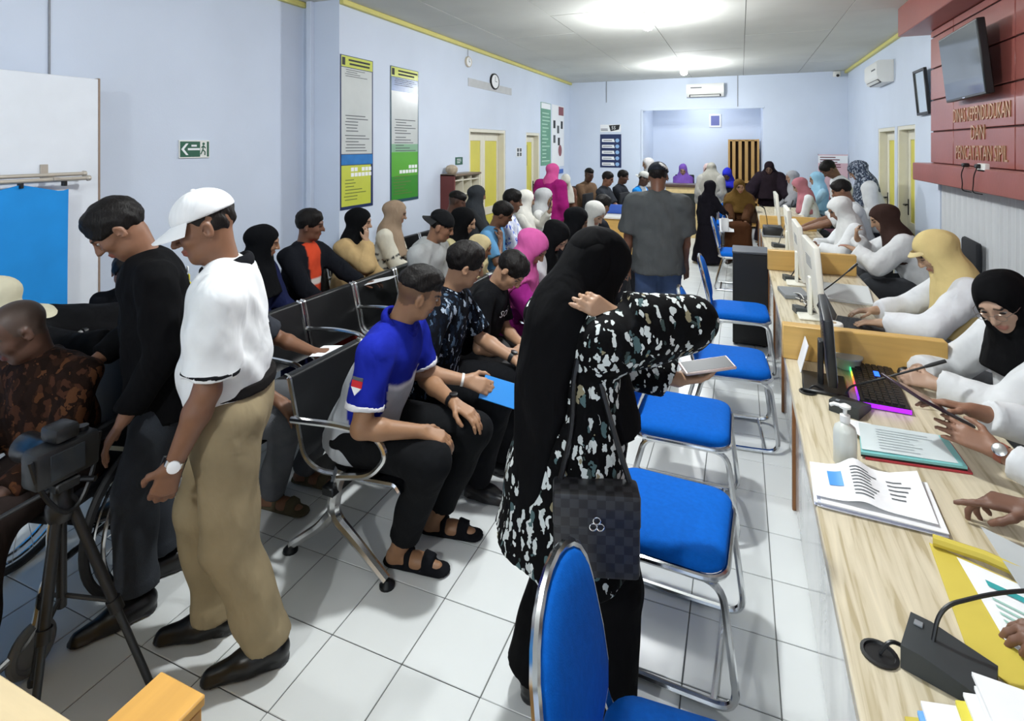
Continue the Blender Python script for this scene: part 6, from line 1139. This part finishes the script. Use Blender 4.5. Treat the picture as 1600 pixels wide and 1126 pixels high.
e, L = person('woman in a grey spotted hijab and white shirt standing behind the counter', 1.50, 7.80, 175, h=1.66, pose='stand', lean=10, head=(0, -20), female=True, skin='97735f', top=H(col='d6d8da', sleeve=1.9, sr=.012, ease=.02), bottom=H(col='30323a', kind='skirt'), hijab=H(mat=GREYDOT, col='4a5262', len=.26, full=1.08), group=GO, build=1.06)
person('officer in a rose hijab and white blouse at the farthest counter unit', 1.02, 9.45, 182, h=1.58, seat=.50, lean=12, head=(0, -16), female=True, skin='9e7c66', top=H(col='dcdee0', sleeve=1.9), bottom=H(col='6a6c70'), hijab=H(col='b0727c', len=.28), group=GO)
person('woman in a light blue hijab behind the rose hijab officer', 1.25, 10.35, 185, h=1.60, seat=.52, lean=4, female=True, skin='9e7c66', top=H(col='9cc0d4', sleeve=1.9), bottom=H(col='4a5a6a', kind='skirt'), hijab=H(col='8fbad2', len=.35, full=1.1), group=GO)
person('woman in a dull grey hijab left of the light blue hijab', .92, 10.85, 200, h=1.58, seat=.52, female=True, skin='9e7c66', top=H(col='8a8a8e', sleeve=1.9), bottom=H(col='4a4a4e', kind='skirt'), hijab=H(col='9a9a9e', len=.3), group=GO)
# --- back of the room
person('woman in a dark plum prayer robe standing by the farthest counter', .50, 11.15, 262, h=1.53, pose='stand', lean=6, head=(0, -14), female=True, skin='6d5548', top=H(col='201820', sleeve=1.9, sr=.05, ease=.04), bottom=H(kind='skirt', col='201820', bot=.04, flare=.28), hijab=H(col='1e161c', len=.45, full=1.35, cape=.8), armR=((.36, .30, .84), (.9, -.3, -.3)), armL=((-.36, .30, .84), (-.9, -.3, -.3)), group=GB)
person('woman in a bright pink hijab and magenta robe standing by the left table', -2.50, 7.42, 80, h=1.56, pose='stand', lean=2, head=(-10, -10), female=True, top=H(col='8e1c66', sleeve=1.9, sr=.025, ease=.03), bottom=H(kind='skirt', col='92206a', bot=.04, flare=.24), hijab=H(col='c0508a', len=.34, full=.95), shoes='d0c8c0', group=GB, build=1.08)
person('woman in a white hijab writing behind the left table', -2.85, 9.20, 300, h=1.58, seat=.52, lean=16, head=(-20, -26), female=True, skin='97735f', top=H(col='6a4a3c', sleeve=1.9), bottom=H(col='3a3a3e'), hijab=H(col='d2d0c8', len=.25), group=GB)
person('short haired man in a brown shirt behind the left table', -2.62, 9.75, 330, h=1.66, seat=.52, lean=6, head=(-10, 0), skin='51392d', top=H(col='6a5442', sleeve=1.8), bottom=H(col='2a2c30'), hair='fade', group=GB)
person('man in a dark shirt facing right against the back wall', -2.20, 9.35, 350, h=1.66, seat=.48, lean=4, head=(0, -4), skin='7c5746', top=H(col='33363c', sleeve=.9), bottom=H(col='2a2c30'), group=GB)
person('second man in a dark shirt partly behind the first', -2.05, 9.95, 350, h=1.66, seat=.48, lean=4, skin='5f4335', top=H(col='26282e', sleeve=.9), bottom=H(col='2a2c30'), group=GB)
def bluewhite(v, L): c = fill(v, '1f7fd0'); c[(ly(v, L) > .03) & (np.abs(lx(v, L)) < .10)] = srgb('d8dadc'); return c
person('man in a blue and white shirt with a pale headscarf by the back wall', -1.65, 9.75, 345, h=1.64, seat=.48, lean=4, head=(0, -4), skin='553d31', top=H(paint=bluewhite, sleeve=.9), bottom=H(col='2a2c30'), cap=H(col='b4b4b0', back=1), group=GB)
person('woman in a pale grey hijab standing behind the man in the cap', -1.56, 10.75, 210, h=1.58, pose='stand', female=True, skin='9e806c', top=H(col='b89a94', sleeve=1.9, sr=.02), bottom=H(kind='skirt', col='b0928e', bot=.05), hijab=H(col='b2b0b0', len=.3), group=GB)
person('woman in a purple hijab behind the high cabinet', -1.12, 12.2, 270, h=1.60, seat=.58, lean=4, head=(0, -16), female=True, skin='9e806c', top=H(col='6a4a9a', sleeve=1.9), bottom=H(col='3a2a5a', kind='skirt'), hijab=H(col='7a58b0', len=.25), group=GB)
person('woman in a pale pink hijab behind the high cabinet', -.62, 12.2, 262, h=1.60, seat=.58, lean=2, head=(0, -4), female=True, skin='7c5849', top=H(col='d8b8b4', sleeve=1.9), bottom=H(col='8a6a6a', kind='skirt'), hijab=H(col='dcc0bc', len=.3), group=GB)
person('woman in a long grey prayer veil seen from behind at the back', -.50, 10.55, 80, h=1.50, pose='stand', lean=2, head=(0, -12), female=True, top=H(col='9a9892', sleeve=1.9, sr=.03, ease=.04), bottom=H(kind='skirt', col='908e88', bot=.04, flare=.26), hijab=H(col='8e8c84', len=.5, full=1.35, cape=.7), group=GB)
person('person in a royal blue hood and black jacket near the slatted rack', -.20, 11.1, 255, h=1.40, pose='stand', lean=4, head=(0, -30), female=True, skin='6d5548', top=H(col='1c1c24', sleeve=1.9), bottom=H(col='24242a'), hijab=H(col='2a2fb0', len=.16), group=GB)

# ------------------------------------------------------------------ office chairs under the seated staff
def office_chair():
    E = empty('office_chair'); FB = mat('office_fabric', '1b1d22', .85, noise=.1, nscale=40)          # faces +y, seat top at z = 0
    MB().box((-.23, -.22, -.06), (.23, .22, 0), .03).build('seat', FB, E); MB().box((-.20, -.29, .12), (.20, -.245, .46), .02).build('backrest', FB, E); MB().tube(fillet([(0, -.16, -.07), (0, -.30, -.06), (0, -.29, .2)], .06), .014, 8).build('back_bracket', STEEL, E); MB().tube([(0, 0, -.06), (0, 0, -.40)], .022, 10).build('column', STEEL, E)
    for k in range(5):
        t = math.radians(72 * k + 18); MB().tube([(0, 0, -.38), (.24 * math.cos(t), .24 * math.sin(t), -.41)], [.02, .014], 8).build('leg', BLACKP, E); MB().lathe([(.022, -.012), (.022, .012)], 12, (.25 * math.cos(t), .25 * math.sin(t), -.433), (-math.sin(t), math.cos(t), 0)).build('caster', BLACKP, E)
    return E
oc0 = office_chair(); first = True
for lb, x, y, f, st in (('officer in glasses', 1.20, 2.86, 198, .50), ('officer holding the tablet', 1.14, 2.06, 176, .50), ('officer at the lower right', 1.22, 1.50, 172, .50), ('cream hijab officer', 1.22, 3.74, 178, .51), ('brown hijab officer', 1.44, 5.50, 176, .52), ('white hijab officer', 1.10, 6.22, 182, .50), ('typing white shirted officer', 1.26, 7.14, 178, .54), ('rose hijab officer', 1.02, 9.45, 182, .50), ('light blue hijab', 1.25, 10.35, 185, .52), ('dull grey hijab', .92, 10.85, 200, .52), ('white hijab behind the left table', -2.85, 9.20, 300, .52), ('brown shirted man at the left table', -2.62, 9.75, 330, .52), ('first man in a dark shirt', -2.20, 9.35, 350, .48), ('second man in a dark shirt', -2.05, 9.95, 350, .48), ('man with the pale headscarf', -1.65, 9.75, 345, .48), ('purple hijab', -1.12, 12.2, 270, .58), ('pale pink hijab', -.62, 12.2, 262, .58)):
    c = oc0 if first else copy_tree(oc0); first = False; zz = st - .005; c.location = (x, y, zz); c.rotation_euler = (0, 0, math.radians(f - 90)); c.scale = (1, 1, zz / .455); tag(c, 'black office chair under the ' + lb, 'chair', 'office chairs of the seated staff')
